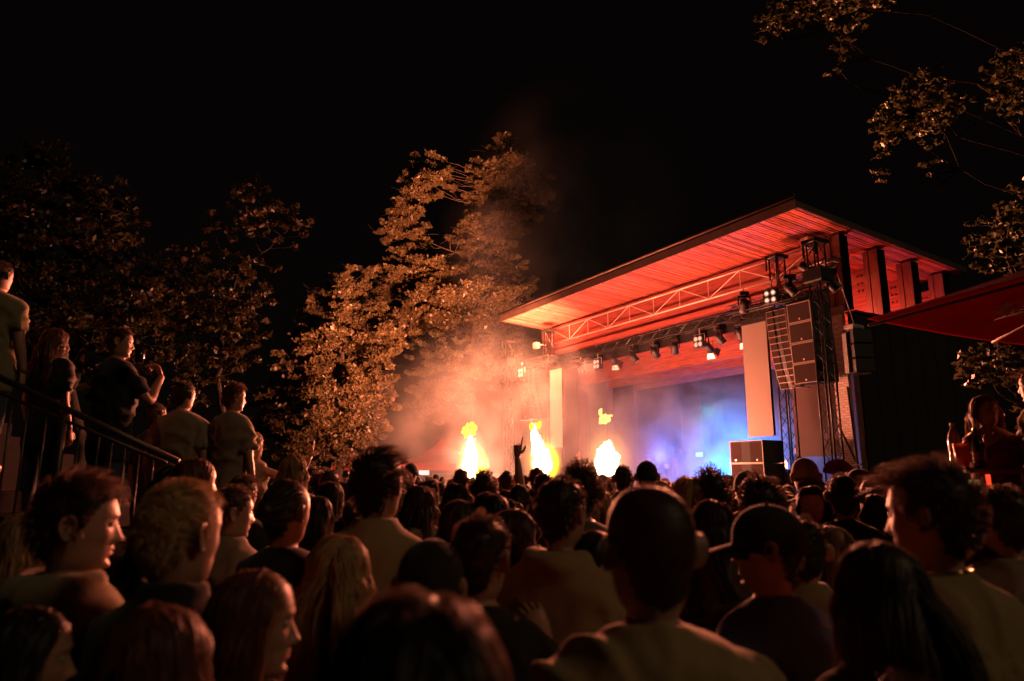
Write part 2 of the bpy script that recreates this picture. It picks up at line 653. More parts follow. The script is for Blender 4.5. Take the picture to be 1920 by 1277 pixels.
m_.box((-0.9, 0.45, 0), (7.99, 16.84, SF))
part('stage_floor', m_, M['black'], bld)
# pale ceiling sails stepping down to the back
sail = [(0.9, 2.0, 7.62, 7.50), (2.15, 3.3, 7.44, 7.30), (3.45, 4.7, 7.30, 7.12), (4.85, 6.2, 7.15, 6.92), (6.35, 7.9, 6.95, 6.7)]
for (b0, b1, z0, z1) in sail:
    m_ = MB()
    V = [(b0, 2.2, z0), (b1, 2.2, z1), (b1, 16.7, z1), (b0, 16.7, z0), (b0, 2.2, z0 + 0.06), (b1, 2.2, z1 + 0.06), (b1, 16.7, z1 + 0.06), (b0, 16.7, z0 + 0.06)]
    m_.add(V, [(0, 3, 2, 1), (4, 5, 6, 7), (0, 1, 5, 4), (1, 2, 6, 5), (2, 3, 7, 6), (3, 0, 4, 7)])
    part('ceiling_panel', m_, M['white_paint'], bld)
m_ = MB()
m_.box((0.56, 2.2, 7.9), (7.99, 16.84, 8.0))
part('ceiling', m_, M['cladding'], bld)
# white brick pier at the stage opening, bricks picked out
pier = part('brick_pier', (lambda q: (q.box((-0.055, -0.02, 0.0), (-0.006, 0.52, 6.9)), q)[1])(MB()), M['mortar'], bld)
bm_ = {}
for wdt in (0.12, 0.24):
    q = MB()
    q.box((-0.03, 0.006, 0.006), (0.0, wdt - 0.006, 0.074), bev=0.003)
    bm_[wdt] = q.mesh('brick', M['brick'])
nb = 0
for r in range(58):
    a = 0.0
    seq = (0.24, 0.24) if r % 2 == 0 else (0.12, 0.24, 0.12)
    for wd in seq:
        o = bpy.data.objects.new('brick', bm_[wd])
        col.objects.link(o)
        o.parent = pier
        o.location = (-0.056 - 0.004 * random.random(), a + 0.01, 2.0 + r * 0.08)
        a += wd

# silver flat ladder truss in front of the beam
lt = thing('ladder_truss', 'thin silver lattice girder strung along the red wooden front beam', 'girder', (-0.12, 0.6, 8.0), stage=True)
ZT, ZB = 9.02, 8.30
for z in (ZT, ZB):
    m_ = MB()
    m_.tube([(-0.12, 0.62, z), (-0.12, 16.2, z)], 0.032, 6)
    part('chord', m_, M['silver'], lt, True)
nseg = 10
for k in range(nseg + 1):
    a = 0.75 + k * 1.54
    m_ = MB()
    m_.bar((-0.12, a, ZB), (-0.12, a, ZT), 0.016)
    part('upright', m_, M['silver'], lt)
    if k < nseg:
        m_ = MB()
        z0, z1 = (ZB, ZT) if k % 2 else (ZT, ZB)
        m_.bar((-0.12, a, z0), (-0.12, a + 1.54, z1), 0.018)
        part('diagonal', m_, M['silver'], lt)


def box_truss(t, p, q, wdt=0.3, m='truss_black', bay=0.45, rr=0.022, up=(0, 0, 1)):
    """square lattice truss between p and q as parts of t (stage frame)"""
    p, q = np.array(p, float), np.array(q, float)
    d = q - p
    Ln = np.linalg.norm(d)
    d /= Ln
    s1 = np.cross(d, up)
    if np.linalg.norm(s1) < 0.1:
        s1 = np.array([1.0, 0, 0])
    s1 /= np.linalg.norm(s1)
    s2 = np.cross(d, s1)
    cs = [(-1, -1), (1, -1), (1, 1), (-1, 1)]
    co = [(s1 * x + s2 * y) * wdt / 2 for x, y in cs]
    for c in co:
        mm = MB()
        mm.bar(p + c, q + c, rr, 6)
        part('chord', mm, M[m], t, True)
    n = max(2, int(round(Ln / bay)))
    for f in range(4):
        mm = MB()
        ca, cb = co[f], co[(f + 1) % 4]
        for k in range(n):
            x0, x1 = (ca, cb) if k % 2 else (cb, ca)
            mm.bar(p + d * Ln * k / n + x0, p + d * Ln * (k + 1) / n + x1, rr * 0.5, 4)
        part('lattice', mm, M[m], t)


lt = thing('lighting_truss', 'black lattice truss across the stage opening carrying the row of stage lamps', 'truss', (0.55, 3.2, 7.55), stage=True)
box_truss(lt, (0.3, 2.6, 7.50), (0.3, 15.4, 7.50), 0.32, bay=0.42)
# hanging chains
for a in (4.2, 8.6, 13.0):
    m_ = MB()
    m_.bar((0.3, a, 7.68), (0.3, a, 7.79), 0.02)
    part('hanger', m_, M['silver'], lt)


# ---- lamps (built once, copied)
def make_mover():
    t = thing('moving_head_lamp', 'x', 'stage lamp')
    m_ = MB()
    m_.box((-0.17, -0.14, -0.12), (0.17, 0.14, 0.02), bev=0.02)
    part('base', m_, M['black'], t)
    m_ = MB()
    for s in (-1, 1):
        m_.box((-0.05, s * 0.19 - 0.02, -0.42), (0.05, s * 0.19 + 0.02, -0.10), bev=0.01)
    m_.box((-0.05, -0.2, -0.16), (0.05, 0.2, -0.12))
    part('yoke', m_, M['black'], t)
    Mt = Matrix.Translation((0, 0, -0.40)) @ Matrix.Rotation(R(-38), 4, 'Y')
    m_ = MB()
    m_.lathe([(0.07, 0.2), (0.13, 0.17), (0.155, 0.02), (0.15, -0.14), (0.165, -0.24), (0.15, -0.25)], n=16, M4=Mt)
    hd = part('lamp_head', m_, M['black'], t, True)
    m_ = MB()
    m_.lathe([(0.001, -0.262), (0.13, -0.256), (0.145, -0.245)], n=16, M4=Mt)
    part('lens', m_, M['lens'], hd, True)
    m_ = MB()
    m_.bar((0, 0, 0.02), (0, 0, 0.16), 0.025)
    part('clamp', m_, M['silver'], t)
    return t


def make_blinder():
    t = thing('blinder_lamp', 'x', 'stage lamp')
    m_ = MB()
    m_.box((-0.10, -0.24, -0.62), (0.10, 0.24, -0.14), bev=0.02)
    hs = part('housing', m_, M['black'], t)
    for y in (-0.11, 0.11):
        for z in (-0.49, -0.27):
            m_ = MB()
            m_.tube([(-0.115, y, z), (-0.102, y, z)], 0.098, 16)
            part('rim', m_, M['silver'], hs)
            m_ = MB()
            m_.tube([(-0.125, y, z), (-0.117, y, z)], 0.062, 16)
            part('lens', m_, M['blinder'], hs)
    m_ = MB()
    m_.bar((0, 0, -0.14), (0, 0, 0.16), 0.025)
    m_.bar((0, -0.26, -0.38), (0, -0.26, -0.08), 0.014)
    m_.bar((0, 0.26, -0.38), (0, 0.26, -0.08), 0.014)
    m_.bar((0, -0.26, -0.08), (0, 0.26, -0.08), 0.014)
    part('bracket', m_, M['silver'], t)
    return t


def make_fresnel():
    t = thing('barn_door_lamp', 'x', 'stage lamp')
    Mt = Matrix.Translation((0, 0, -0.36)) @ Matrix.Rotation(R(-55), 4, 'Y')
    m_ = MB()
    m_.lathe([(0.09, 0.2), (0.13, 0.17), (0.14, -0.1), (0.15, -0.18)], n=14, M4=Mt)
    hd = part('housing', m_, M['black'], t, True)
    m_ = MB()
    m_.lathe([(0.001, -0.19), (0.12, -0.186), (0.13, -0.182)], n=14, M4=Mt)
    part('lens', m_, M['lens'], hd)
    for s in range(4):
        m_ = MB()
        c, d = math.cos(s * PI / 2), math.sin(s * PI / 2)
        ux, uy = -d, c
        V = np.array([(c * .15 - ux * .12, d * .15 - uy * .12, -.18), (c * .15 + ux * .12, d * .15 + uy * .12, -.18),
                      (c * .27 + ux * .19, d * .27 + uy * .19, -.36), (c * .27 - ux * .19, d * .27 - uy * .19, -.36)])
        V = np.concatenate([V, V + np.array([c * .006, d * .006, .004])])
        V = (np.c_[V, np.ones(8)] @ np.array(Mt).T)[:, :3]
        m_.add(V, [(0, 1, 2, 3), (7, 6, 5, 4), (0, 4, 5, 1), (1, 5, 6, 2), (2, 6, 7, 3), (3, 7, 4, 0)])
        part('barn_door', m_, M['silver'] if s == 2 else M['black'], t)
    m_ = MB()
    m_.bar((0, 0, -0.2), (0, 0, 0.16), 0.025)
    m_.bar((0, -0.18, -0.36), (0, -0.18, -0.12), 0.014)
    m_.bar((0, 0.18, -0.36), (0, 0.18, -0.12), 0.014)
    m_.bar((0, -0.18, -0.12), (0, 0.18, -0.12), 0.014)
    part('bracket', m_, M['black'], t)
    return t


protos = {'m': make_mover(), 'b': make_blinder(), 'f': make_fresnel()}
usedp = set()


def lamp(kind, b, a, z, label, rz=0.0, group='stage lamps on the trusses'):
    p = protos[kind]
    o = p if kind not in usedp else copy_tree(p)
    usedp.add(kind)
    o.location = S(b, a, z)
    o.rotation_euler = (0, 0, AZ + rz)
    props(o, label, 'stage lamp', group)
    return o


ZL = 7.22
lamp('m', 0.3, 4.35, ZL, 'black moving head lamp on the front truss, nearest the blank tall screen', 0.3)
lamp('f', 0.62, 4.55, ZL - 0.1, 'lamp with open barn doors behind the moving head nearest the blank screen', 0.2)
lamp('m', 0.3, 5.35, ZL, 'black moving head lamp on the front truss, second from the blank screen', -0.4)
lamp('b', 0.3, 6.35, ZL, 'square four-lens blinder lamp in the middle of the front truss', 0.0)
lamp('f', 0.62, 6.2, ZL - 0.25, 'barn door lamp hanging just below the middle four-lens blinder', 0.2)
lamp('m', 0.3, 7.75, ZL, 'black moving head lamp on the front truss beside the middle blinder, away from the screen', 0.8)
lamp('m', 0.3, 8.95, ZL, 'black moving head lamp on the front truss, fourth counted from the blank screen', 0.1)
lamp('m', 0.3, 10.35, ZL, 'moving head lamp on the front truss where the smoke begins, tilted down', -0.5)
lamp('f', 0.3, 11.7, ZL, 'barn door lamp on the hazy far stretch of the front truss', 0.4)
lamp('b', 0.3, 12.9, ZL, 'four-lens blinder lamp glowing through smoke near the far end of the truss', 0.0)
lamp('m', 0.3, 14.3, ZL, 'moving head lamp lost in smoke at the far end of the front truss', 0.3)


# ---- PA wing: towers, header, line array, sub column, screen; built for one side and mirrored by coordinate
def cabinet(t, lo, hi, grilles, badge=True, M4=None, name='cabinet'):
    m_ = MB()
    m_.box(lo, hi, M4=M4, bev=0.012)
    cb = part(name, m_, M['cabinet'], t)
    x = lo[0]
    m_ = MB()   # pale front edge frame
    y0, z0, y1, z1 = lo[1], lo[2], hi[1], hi[2]
    e = 0.025 if z1 - z0 > .4 else 0.011
    for (ya, za, yb, zb) in ((y0, z0, y1, z0 + e), (y0, z1 - e, y1, z1), (y0, z0 + e, y0 + e, z1 - e), (y1 - e, z0 + e, y1, z1 - e)):
        m_.box((x - 0.022, ya, za), (x - 0.002, yb, zb), M4=M4)
    part('front_rim', m_, EDGE, cb)
    for (ya, yb, mm) in grilles:
        m_ = MB()
        m_.box((x - 0.014, y0 + e + (y1 - y0 - 2 * e) * ya + 0.004, z0 + e + 0.004), (x - 0.004, y0 + e + (y1 - y0 - 2 * e) * yb - 0.004, z1 - e - 0.004), M4=M4)
        part('port' if mm == 'port' else 'grille', m_, M[mm], cb)
        if badge and mm != 'port':
            yc = y0 + (y1 - y0) * (ya + yb) / 2
            m_ = MB()
            m_.box((x - 0.022, yc - 0.022, z0 + 0.07), (x - 0.016, yc + 0.022, z0 + 0.12), M4=M4)
            part('badge', m_, M['badge'], cb)
    return cb


def pa_wing(mir, tag1):
    global EDGE
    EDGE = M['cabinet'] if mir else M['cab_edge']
    def A(a):
        return 17.2 - a if mir else a

    def span(a0, a1):
        x, y = A(a0), A(a1)
        return (min(x, y), max(x, y))
    near = 'dark lit side' if not mir else 'smoky far side'
    # towers
    for (a, tb_, ztop, lb) in ((1.72, -.75, 8.75, 'black lattice tower standing behind the blank tall screen, ' + near),
                          (-0.72, -2.15, 8.3, 'black lattice tower at the outer edge of the hanging speakers, ' + near)):
        if mir and a < 0:
            a = 0.1
            tb_ = -2.15
        t = thing('truss_tower', lb, 'tower', (tb_, A(a), 0), stage=True, group='lattice towers holding the speakers')
        box_truss(t, (tb_, A(a), 0.05), (tb_, A(a), ztop), 0.34, bay=0.40, rr=0.026)
        m_ = MB()
        m_.box((tb_ - .27, A(a) - 0.26, ztop + 0.005), (tb_ + .27, A(a) + 0.26, ztop + 0.13), bev=0.02)
        part('head_block', m_, M['truss_black'], t)
        for q in (-0.2, 0.2):
            m_ = MB()
            m_.tube([(tb_ - .29, A(a) + q, ztop - 0.4), (tb_ - .29, A(a) + q, ztop + 0.1)], 0.03, 6)
            part('guide_rail', m_, M['truss_black'], t)
        m_ = MB()
        m_.box((tb_ - .23, A(a) - 0.23, 0), (tb_ + .23, A(a) + 0.23, 0.045))
        part('base_plate', m_, M['truss_black'], t)
        # hoist block
        m_ = MB()
        m_.box((tb_ - .27, A(a) - 0.3, 7.15), (tb_ + .27, A(a) + 0.3, 7.55), bev=0.04)
        part('sleeve_block', m_, M['truss_black'], t)
    # header trusses
    t = thing('header_truss', 'short black lattice truss joining both towers above the hanging speakers, ' + near, 'truss', (-1.45, A(1), 7.2), stage=True, group='trusses above the speakers')
    x0, x1 = span(-0.1, 1.55)
    box_truss(t, (-0.75, x0, 7.75), (-0.75, x1, 7.75), 0.30, bay=0.3)
    box_truss(t, (-1.55, span(-0.9, 3.1)[0], 7.18), (-1.55, span(-0.9, 3.1)[1], 7.18), 0.28, m='truss_black', bay=0.3)
    if not mir:
        t = thing('outrigger_truss', 'short silver truss sticking out past the outer tower above the dark wall', 'truss', (-1.6, -1.2, 7.4), stage=True)
        box_truss(t, (-1.7, -1.15, 7.78), (-1.7, -0.25, 7.72), 0.22, m='truss_alu', bay=0.3)
    # line array, 12 cabinets curving back
    t = thing('line_array', 'curved column of slim speaker cabinets hanging beside the tall screen, ' + near, 'speaker array', (-1.5, A(1.3), 6.8), stage=True, group='hanging speaker arrays')
    y0, y1 = span(0.98, 1.72)
    z, x, ang = 6.86, -1.45, -1.0
    m_ = MB()
    m_.box((-1.42, y0 + 0.05, 6.87), (-1.0, y1 - 0.05, 6.93))
    m_.bar((-1.5, (y0 + y1) / 2, 6.9), (-1.5, (y0 + y1) / 2, 7.05), 0.03)
    part('fly_frame', m_, M['truss_black'], t)
    for k in range(12):
        M4 = Matrix.Translation((x, 0, z)) @ Matrix.Rotation(R(ang), 4, 'Y')
        h = 0.205
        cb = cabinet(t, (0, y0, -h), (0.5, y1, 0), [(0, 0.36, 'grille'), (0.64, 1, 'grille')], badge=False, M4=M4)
        m_ = MB()
        ym = (y0 + y1) / 2
        V = [(-0.016, ym - 0.10, -h + .012), (-0.016, ym + 0.10, -h + .012), (-0.016, ym + 0.10, -.012), (-0.016, ym - 0.10, -.012),
             (0.05, ym - 0.02, -h + .012), (0.05, ym + 0.02, -h + .012), (0.05, ym + 0.02, -.012), (0.05, ym - 0.02, -.012)]
        V = np.array(V) - np.array([0.012, 0, 0])
        V = (np.c_[V, np.ones(8)] @ np.array(M4).T)[:, :3]
        m_.add(V, [(0, 4, 7, 3), (1, 2, 6, 5), (4, 5, 6, 7)])
        part('horn', m_, M['horn'], cb)
        dv = Matrix.Rotation(R(ang), 4, 'Y') @ Vector((0, 0, -h - 0.004))
        x += dv.x
        z += dv.z
        ang -= 1.7
    # sub column, 4 cabinets
    t = thing('bass_speaker_column', 'straight column of four large bass cabinets hanging by the outer tower, ' + near, 'speaker column', (-1.5, A(0.5), 6.8), stage=True, group='hanging bass columns')
    y0, y1 = span(0.08, 0.90)
    for k in range(4):
        M4 = Matrix.Translation((-1.5 + 0.03 * k, 0, 6.92 - k * 0.62)) @ Matrix.Rotation(R(-3), 4, 'Y')
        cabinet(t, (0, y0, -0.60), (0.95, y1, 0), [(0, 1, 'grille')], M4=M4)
    m_ = MB()
    m_.box((-1.45, y0 + 0.04, 6.935), (-0.7, y1 - 0.04, 6.99))
    m_.bar((-1.5, (y0 + y1) / 2, 6.98), (-1.5, (y0 + y1) / 2, 7.06), 0.03)
    part('fly_frame', m_, M['truss_black'], t)
    m_ = MB()
    m_.bar((-1.45, y0, 4.41), (-0.7, y0, 4.42), 0.018)
    m_.bar((-1.45, y1, 4.41), (-0.7, y1, 4.42), 0.018)
    part('bottom_rail', m_, M['silver'], t)
    # screen
    y0, y1 = span(2.13, 3.14)
    t = thing('side_screen', 'blank tall pale screen hanging beside the stage opening, ' + near, 'screen', (-1.0, A(2.6), 3), stage=True, group='blank side screens')
    m_ = MB()
    m_.box((-1.0, y0, 2.98), (-0.985, y1, 6.72))
    part('screen_face', m_, M['screen'], t)
    m_ = MB()
    m_.box((-0.984, y0 + 0.01, 2.99), (-0.88, y1 - 0.01, 6.71))
    part('screen_frame', m_, M['truss_black'], t)
    m_ = MB()
    m_.box((-1.03, y0, 6.725), (-0.86, y1, 6.90))
    part('top_bar', m_, M['truss_black'], t)
    for q in (0.15, 0.85):
        m_ = MB()
        m_.bar((-0.95, y0 + (y1 - y0) * q, 6.9), (-1.2, y0 + (y1 - y0) * q, 7.1), 0.02)
        part('hanger', m_, M['truss_black'], t)


pa_wing(False, '')
pa_wing(True, '')
lamp('b', -1.7, 1.25, 7.62, 'four-lens blinder lamp fixed above the near line array', 0.15)
lamp('b', -1.6, 16.7, 7.15, 'four-lens blinder lamp in smoke above the far speaker column', 0.0)
lamp('m', -1.7, 2.35, 7.62, 'moving head lamp lying on the truss above the near blank screen', 0.9)
lamp('m', -1.7, 0.55, 7.75, 'moving head lamp above the near bass column', -0.9)
lamp('f', -1.75, -0.05, 8.2, 'barn door lamp near the top of the outer tower', -0.6)
lamp('m', -1.75, -0.85, 7.55, 'moving head lamp below the silver outrigger truss', -0.9)

# flood lights, white, on each end post
for (b, a, sg, lb) in ((-0.35, 0.75, -1, 'white floodlight on the red corner post above the near tower'), (-0.45, 17.0, 1, 'white floodlight on a bracket at the far smoky corner post')):
    t = thing('floodlight', lb, 'floodlight', (b, a, 8.6), stage=True, group='white floodlights')
    z = 9.12 if sg < 0 else 8.35
    m_ = MB()
    m_.box((b - 0.22, a - 0.16, z - 0.2), (b + 0.02, a + 0.16, z + 0.14), bev=0.03)
    part('housing', m_, M['white_paint'], t)
    m_ = MB()
    m_.box((b - 0.245, a - 0.13, z - 0.17), (b - 0.222, a + 0.13, z + 0.11))
    part('glass', m_, M['lens'], t)
    m_ = MB()
    m_.tube([(b, a, z), (b + 0.25, a - 0.05 * sg, z + 0.05), (b + 0.42, a - 0.12 * sg, z)], 0.035, 6)
    part('arm', m_, M['white_paint'], t)

# side-fill speaker hung outward beside the tower
t = thing('side_fill_speaker', 'dark narrow speaker pair turned away beyond the outer tower, hung on a cable', 'speaker', (-0.9, -0.9, 4.4), stage=True)
for k in range(3):
    m_ = MB()
    M4 = Matrix.Translation((-0.95, -0.95, 5.2 + k * 0.42 - 0.6)) @ Matrix.Rotation(R(70), 4, 'Z')
    m_.box((-0.25, -0.3, 0), (0.25, 0.3, 0.4), M4=M4, bev=0.03)
    part('cabinet', m_, M['cabinet'], t)
m_ = MB()
m_.bar((-0.95, -0.95, 5.85), (-1.6, -0.9, 7.7), 0.012)
part('cable', m_, M['silver'], t)
m_ = MB()
m_.box((-1.32, -0.86, 4.6), (-1.25, -0.74, 5.75), bev=0.01)
part('side_rail', m_, M['silver'], t)
m_ = MB()
m_.box((-1.3, -1.1, 5.86), (-0.8, -0.8, 6.0), bev=0.03)
part('fly_frame', m_, M['silver'], t)

# ground sub stack
EDGE = M['cab_edge']
t = thing('ground_bass_stack', 'stack of big bass speakers with pale edges standing under the near blank screen', 'speaker stack', (-1.9, 2.6, 0), stage=True)
for k in range(4):
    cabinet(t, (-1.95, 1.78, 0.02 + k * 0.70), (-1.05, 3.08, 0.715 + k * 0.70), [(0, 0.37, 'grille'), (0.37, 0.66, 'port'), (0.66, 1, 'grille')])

# cables and stays below the hanging columns
for j, (p, q, sag, rr) in enumerate((((-1.5, 1.25, 4.35), (-1.35, 1.5, 1.4), 0.05, 0.010), ((-1.5, 0.98, 4.35), (-1.3, 0.75, 1.2), 0.03, 0.022), ((-1.5, 1.15, 4.35), (-1.3, 1.2, 1.2), 0.06, 0.012),
                                     ((-1.6, 0.4, 4.4), (-1.2, 1.4, 2.2), 0.35, 0.012), ((-1.5, 1.3, 4.35), (-1.35, 1.6, 1.4), 0.10, 0.010))):
    p, q = np.array(p), np.array(q)
    tt = np.linspace(0, 1, 14)[:, None]
    pts = p + (q - p) * tt
    pts[:, 2] -= sag * 4 * (tt * (1 - tt))[:, 0]
    m_ = MB()
    m_.tube(pts - p, rr, 5)
    lb = ['thin cable hanging closest to the lattice tower behind the screen', 'thick taut cable falling from the base of the line array', 'thin slack cable beside the thick taut one',
          'looping cable sweeping down from the bass column', 'fine doubled cable beside the lattice tower'][j]
    solo('cable', m_, M['black'], lb, 'cable', 'cables under the hanging speakers', stage=True, base=tuple(p))
m_ = MB()
m_.bar((0, 0, 0), (0.3, -0.75, -1.65), 0.045)
solo('stay_pole', m_, M['truss_black'], 'thick dark stay pole slanting down from the lattice tower by the speaker stack', 'pole', stage=True, base=(-1.2, 1.62, 3.35))
m_ = MB()
m_.bar((0, 0, 0), (-0.1, 0.42, -3.0), 0.032)
solo('stay_pole', m_, M['silver'], 'pale stay pole leaning against the dark wall beside the white brick pier', 'pole', stage=True, base=(-0.6, -0.75, 4.55))
t = thing('brace_frame', 'dark brace with crossbar in front of the white brick pier', 'brace', (-0.7, 0, 1.2), stage=True)
for nm, p, q in (('crossbar', (-0.7, -0.55, 2.05), (-0.7, 0.2, 2.05)), ('leg', (-0.7, 0.05, 3.2), (-0.7, -0.5, 1.9)), ('leg', (-0.7, -0.35, 4.3), (-0.7, -0.5, 0.6))):
    m_ = MB()
    m_.bar(p, q, 0.03)
    part(nm, m_, M['truss_black'], t)

# ------------------------------------------------------------------ stage things
t = thing('wedge_light', 'small cyan-white lit lamp panel at the back of the blue stage', 'lamp', (7.0, 13.0, 2.2), stage=True)
m_ = MB()
m_.box((6.4, 12.55, 2.60), (6.42, 13.0, 2.82))
part('lit_panel', m_, M['cyan_lamp'], t)
m_ = MB()
m_.box((6.425, 12.5, 2.55), (6.6, 13.05, 2.87))
m_.bar((6.5, 12.8, 1.1), (6.5, 12.8, 2.6), 0.02)
part('housing', m_, M['black'], t)

drum = thing('drum_kit', 'drum kit on a riser in blue light, hazy', 'drum kit', (5.6, 14.6, SF), stage=True)
m_ = MB()
m_.box((4.9, 13.6, SF), (7.0, 16.0, SF + 0.35), bev=0.01)
part('riser', m_, M['black'], drum)
for (b, a, z, r, h, hor, nm) in ((5.5, 14.8, 1.75, 0.28, 0.4, True, 'bass_drum'), (5.6, 14.3, 2.15, 0.16, 0.22, False, 'tom_drum'), (5.6, 15.2, 2.0, 0.2, 0.3, False, 'floor_tom'), (5.9, 15.4, 2.1, 0.17, 0.15, False, 'snare_drum')):
    m_ = MB()
    if hor:
        m_.tube([(b - h / 2, a, z), (b + h / 2, a, z)], r, 18)
    else:
        m_.tube([(b, a, z - h / 2), (b, a, z + h / 2)], r, 18)
    part(nm, m_, M['silver'], drum)
for (b, a, z) in ((5.5, 14.0, 2.65), (5.5, 15.6, 2.7), (5.9, 16.0, 2.5)):
    m_ = MB()
    m_.lathe([(0.21, -0.005), (0.03, 0.02), (0.02, 0.03)], c=(b, a, z), n=18)
    m_.bar((b, a, z), (b, a, SF + 0.35), 0.012)
    part('cymbal', m_, M['badge'], drum)
kb = thing('keyboard_stand', 'keyboard on a stand beside the drum kit, hazy blue', 'keyboard', (4.4, 14.9, SF), stage=True)
m_ = MB()
m_.box((4.3, 15.9, 2.02), (4.6, 16.75, 2.12), bev=0.01)
part('keyboard', m_, M['silver'], kb)
for a in (16.0, 16.65):
    m_ = MB()
    m_.bar((4.45, a, SF), (4.45, a, 2.02), 0.02)
    part('leg', m_, M['silver'], kb)
mt = thing('mixing_desk', 'laptop and mixing table on the wing of the stage behind the towers', 'mixing desk', (2.0, 3.2, SF), stage=True)
m_ = MB()
m_.box((1.8, 4.1, 1.85), (2.5, 5.3, 1.93))
part('table_top', m_, M['black'], mt)
m_ = MB()
m_.box((1.85, 4.15, SF), (2.45, 5.25, 1.845))
part('skirt', m_, M['curtain'], mt)
m_ = MB()
m_.box((2.0, 4.3, 1.94), (2.3, 4.7, 1.98))
m_.box((2.28, 4.3, 1.98), (2.3, 4.7, 2.25))
part('laptop', m_, M['silver'], mt)
m_ = MB()
m_.box((0.75, 0.52, 2.35), (0.80, 2.7, 6.95))
part('wing_panel', m_, M['wing'], bld)
# long drop lines inside the stage
for j, a in enumerate((12.3, 12.7, 13.1)):
    m_ = MB()
    m_.bar((0, 0, 0), (0, 0, -3.9), 0.012)
    solo('drop_line', m_, M['silver'], ['thin drop line in the blue haze, nearest the blank screen', 'middle one of three thin drop lines in the blue haze', 'thin drop line in the blue haze, farthest from the blank screen'][j], 'cable', 'thin drop lines in the blue haze', stage=True, base=(5.5, a, 6.4))
# barrier panel right of stage
t = thing('barrier_panel', 'pale low board at the foot of the dark side wall', 'barrier', (1.0, -1.2, 0), stage=True)
m_ = MB()
m_.box((0.2, -0.62, 0), (1.05, -0.55, 1.98), bev=0.01)
part('board', m_, mat('pale_board', (0.35, 0.27, 0.20), 0.7), t)
t = thing('folding_fan', 'pleated hand fan held up before the brick pier', 'fan', (0, 0, 0))
c = P(1573, 892, 8.0)
t.location = c
m_ = MB()
nf = 26
V = []
for k in range(nf + 1):
    th = R(12) + (PI - R(24)) * k / nf
    dz = 0.006 if k % 2 else -0.006
    V += [(0.045 * math.cos(th), dz * 0.3, 0.045 * math.sin(th)), (0.19 * math.cos(th), dz, 0.19 * math.sin(th))]
n0 = len(V)
V += [(x, y + 0.003, z) for x, y, z in V]
F = [(2 * k, 2 * k + 1, 2 * k + 3, 2 * k + 2) for k in range(nf)] + [(n0 + 2 * k + 2, n0 + 2 * k + 3, n0 + 2 * k + 1, n0 + 2 * k) for k in range(nf)]
m_.add(V, F)
part('leaf', m_, M['cloth_red'], t, local=True)
m_ = MB()
for k in range(0, nf + 1, 2):
    th = R(12) + (PI - R(24)) * k / nf
    m_.bar((0, -0.01, 0), (0.18 * math.cos(th), -0.01, 0.18 * math.sin(th)), 0.003, 4)
part('stick', m_, M['truss_black'], t, local=True)

# ------------------------------------------------------------------ tents and lit stall far behind
for j, (x, y, Y, sx) in enumerate(((830, 905, 46, 3.0), (700, 905, 50, 2.4))):
    c = P(x, 885, Y)
    t = thing('party_tent', ['red pagoda tent with white lettering behind the flames', 'dark red pagoda tent under the big bright tree'][j], 'tent', (c[0], c[1], 0), group='red pagoda tents')
    X, Yc = c[0], c[1]
    m_ = MB()
    prof = [(1.0, 2.35), (0.97, 2.42), (0.7, 2.62), (0.42, 2.95), (0.2, 3.45), (0.04, 4.0)]
    if j:
        prof = [(r, z + 0.0) for r, z in prof]
    G = []
    for r, z in prof:
        ring = []
        for (u0, v0), (u1, v1) in (((-1, -1), (1, -1)), ((1, -1), (1, 1)), ((1, 1), (-1, 1)), ((-1, 1), (-1, -1))):
            for q in range(4):
                f = q / 4
                ring.append((X + sx * r * (u0 + (u1 - u0) * f), Yc + sx * r * (v0 + (v1 - v0) * f), z))
        G.append(ring)
    m_.grid(np.array(G)[::-1], cap=(True, False))
    part('canopy', m_, M['tent_red'], t)
    m_ = MB()
    for (xa, ya, xb, yb) in ((-1, -1, 1, -1), (-1, 1, 1, 1)):
        m_.box((X - sx, Yc + sx * ya - 0.02, 1.95), (X + sx, Yc + sx * ya + 0.02, 2.34))
    for s in (-1, 1):
        m_.box((X + sx * s - 0.02, Yc - sx + 0.03, 1.95), (X + sx * s + 0.02, Yc + sx - 0.03, 2.34))
    part('valance', m_, M['tent_red'], t)
    for a in (-1, 1):
        for b in (-1, 1):
            m_ = MB()
            m_.bar((X + a * sx * 0.97, Yc + b * sx * 0.97, 0), (X + a * sx * 0.97, Yc + b * sx * 0.97, 2.3), 0.05)
            part('leg', m_, M['silver'], t)
c = P(795, 888, 47)
t = thing('lit_stall_sign', 'small glowing white sign under the tent edge', 'sign', (c[0], c[1], 0))
m_ = MB()
m_.box((c[0] - 0.35, c[1] - 0.02, 1.65), (c[0] + 0.35, c[1], 2.0))
part('lit_face', m_, M['white_glow'], t)
m_ = MB()
m_.box((c[0] - 0.38, c[1] + 0.003, 1.62), (c[0] + 0.38, c[1] + 0.1, 2.03))
m_.bar((c[0], c[1] + 0.05, 0), (c[0], c[1] + 0.05, 1.7), 0.04)
part('housing', m_, M['black'], t)


# ------------------------------------------------------------------ flames
def fbm(v, oct=4):
    return noise.fractal(v, 0.9, 2.0, oct)


def blob(c, r, amp, sc_, seed, sub=4, axis=None):
    import bmesh
    bm = bmesh.new()
    bmesh.ops.create_icosphere(bm, subdivisions=sub, radius=1)
    V = np.array([v.co[:] for v in bm.verts])
    F = [tuple(v.index for v in f.verts) for f in bm.faces]
    bm.free()
    out = []
    for v in V:
        p = Vector(v)
        n = noise.fractal(p * sc_ + Vector((seed, seed * 1.7, 0)), 0.75, 2.1, 6)
        k = 1 + amp * n
        out.append((c[0] + v[0] * r[0] * k, c[1] + v[1] * r[1] * k, c[2] + v[2] * r[2] * k))
    return np.array(out), F


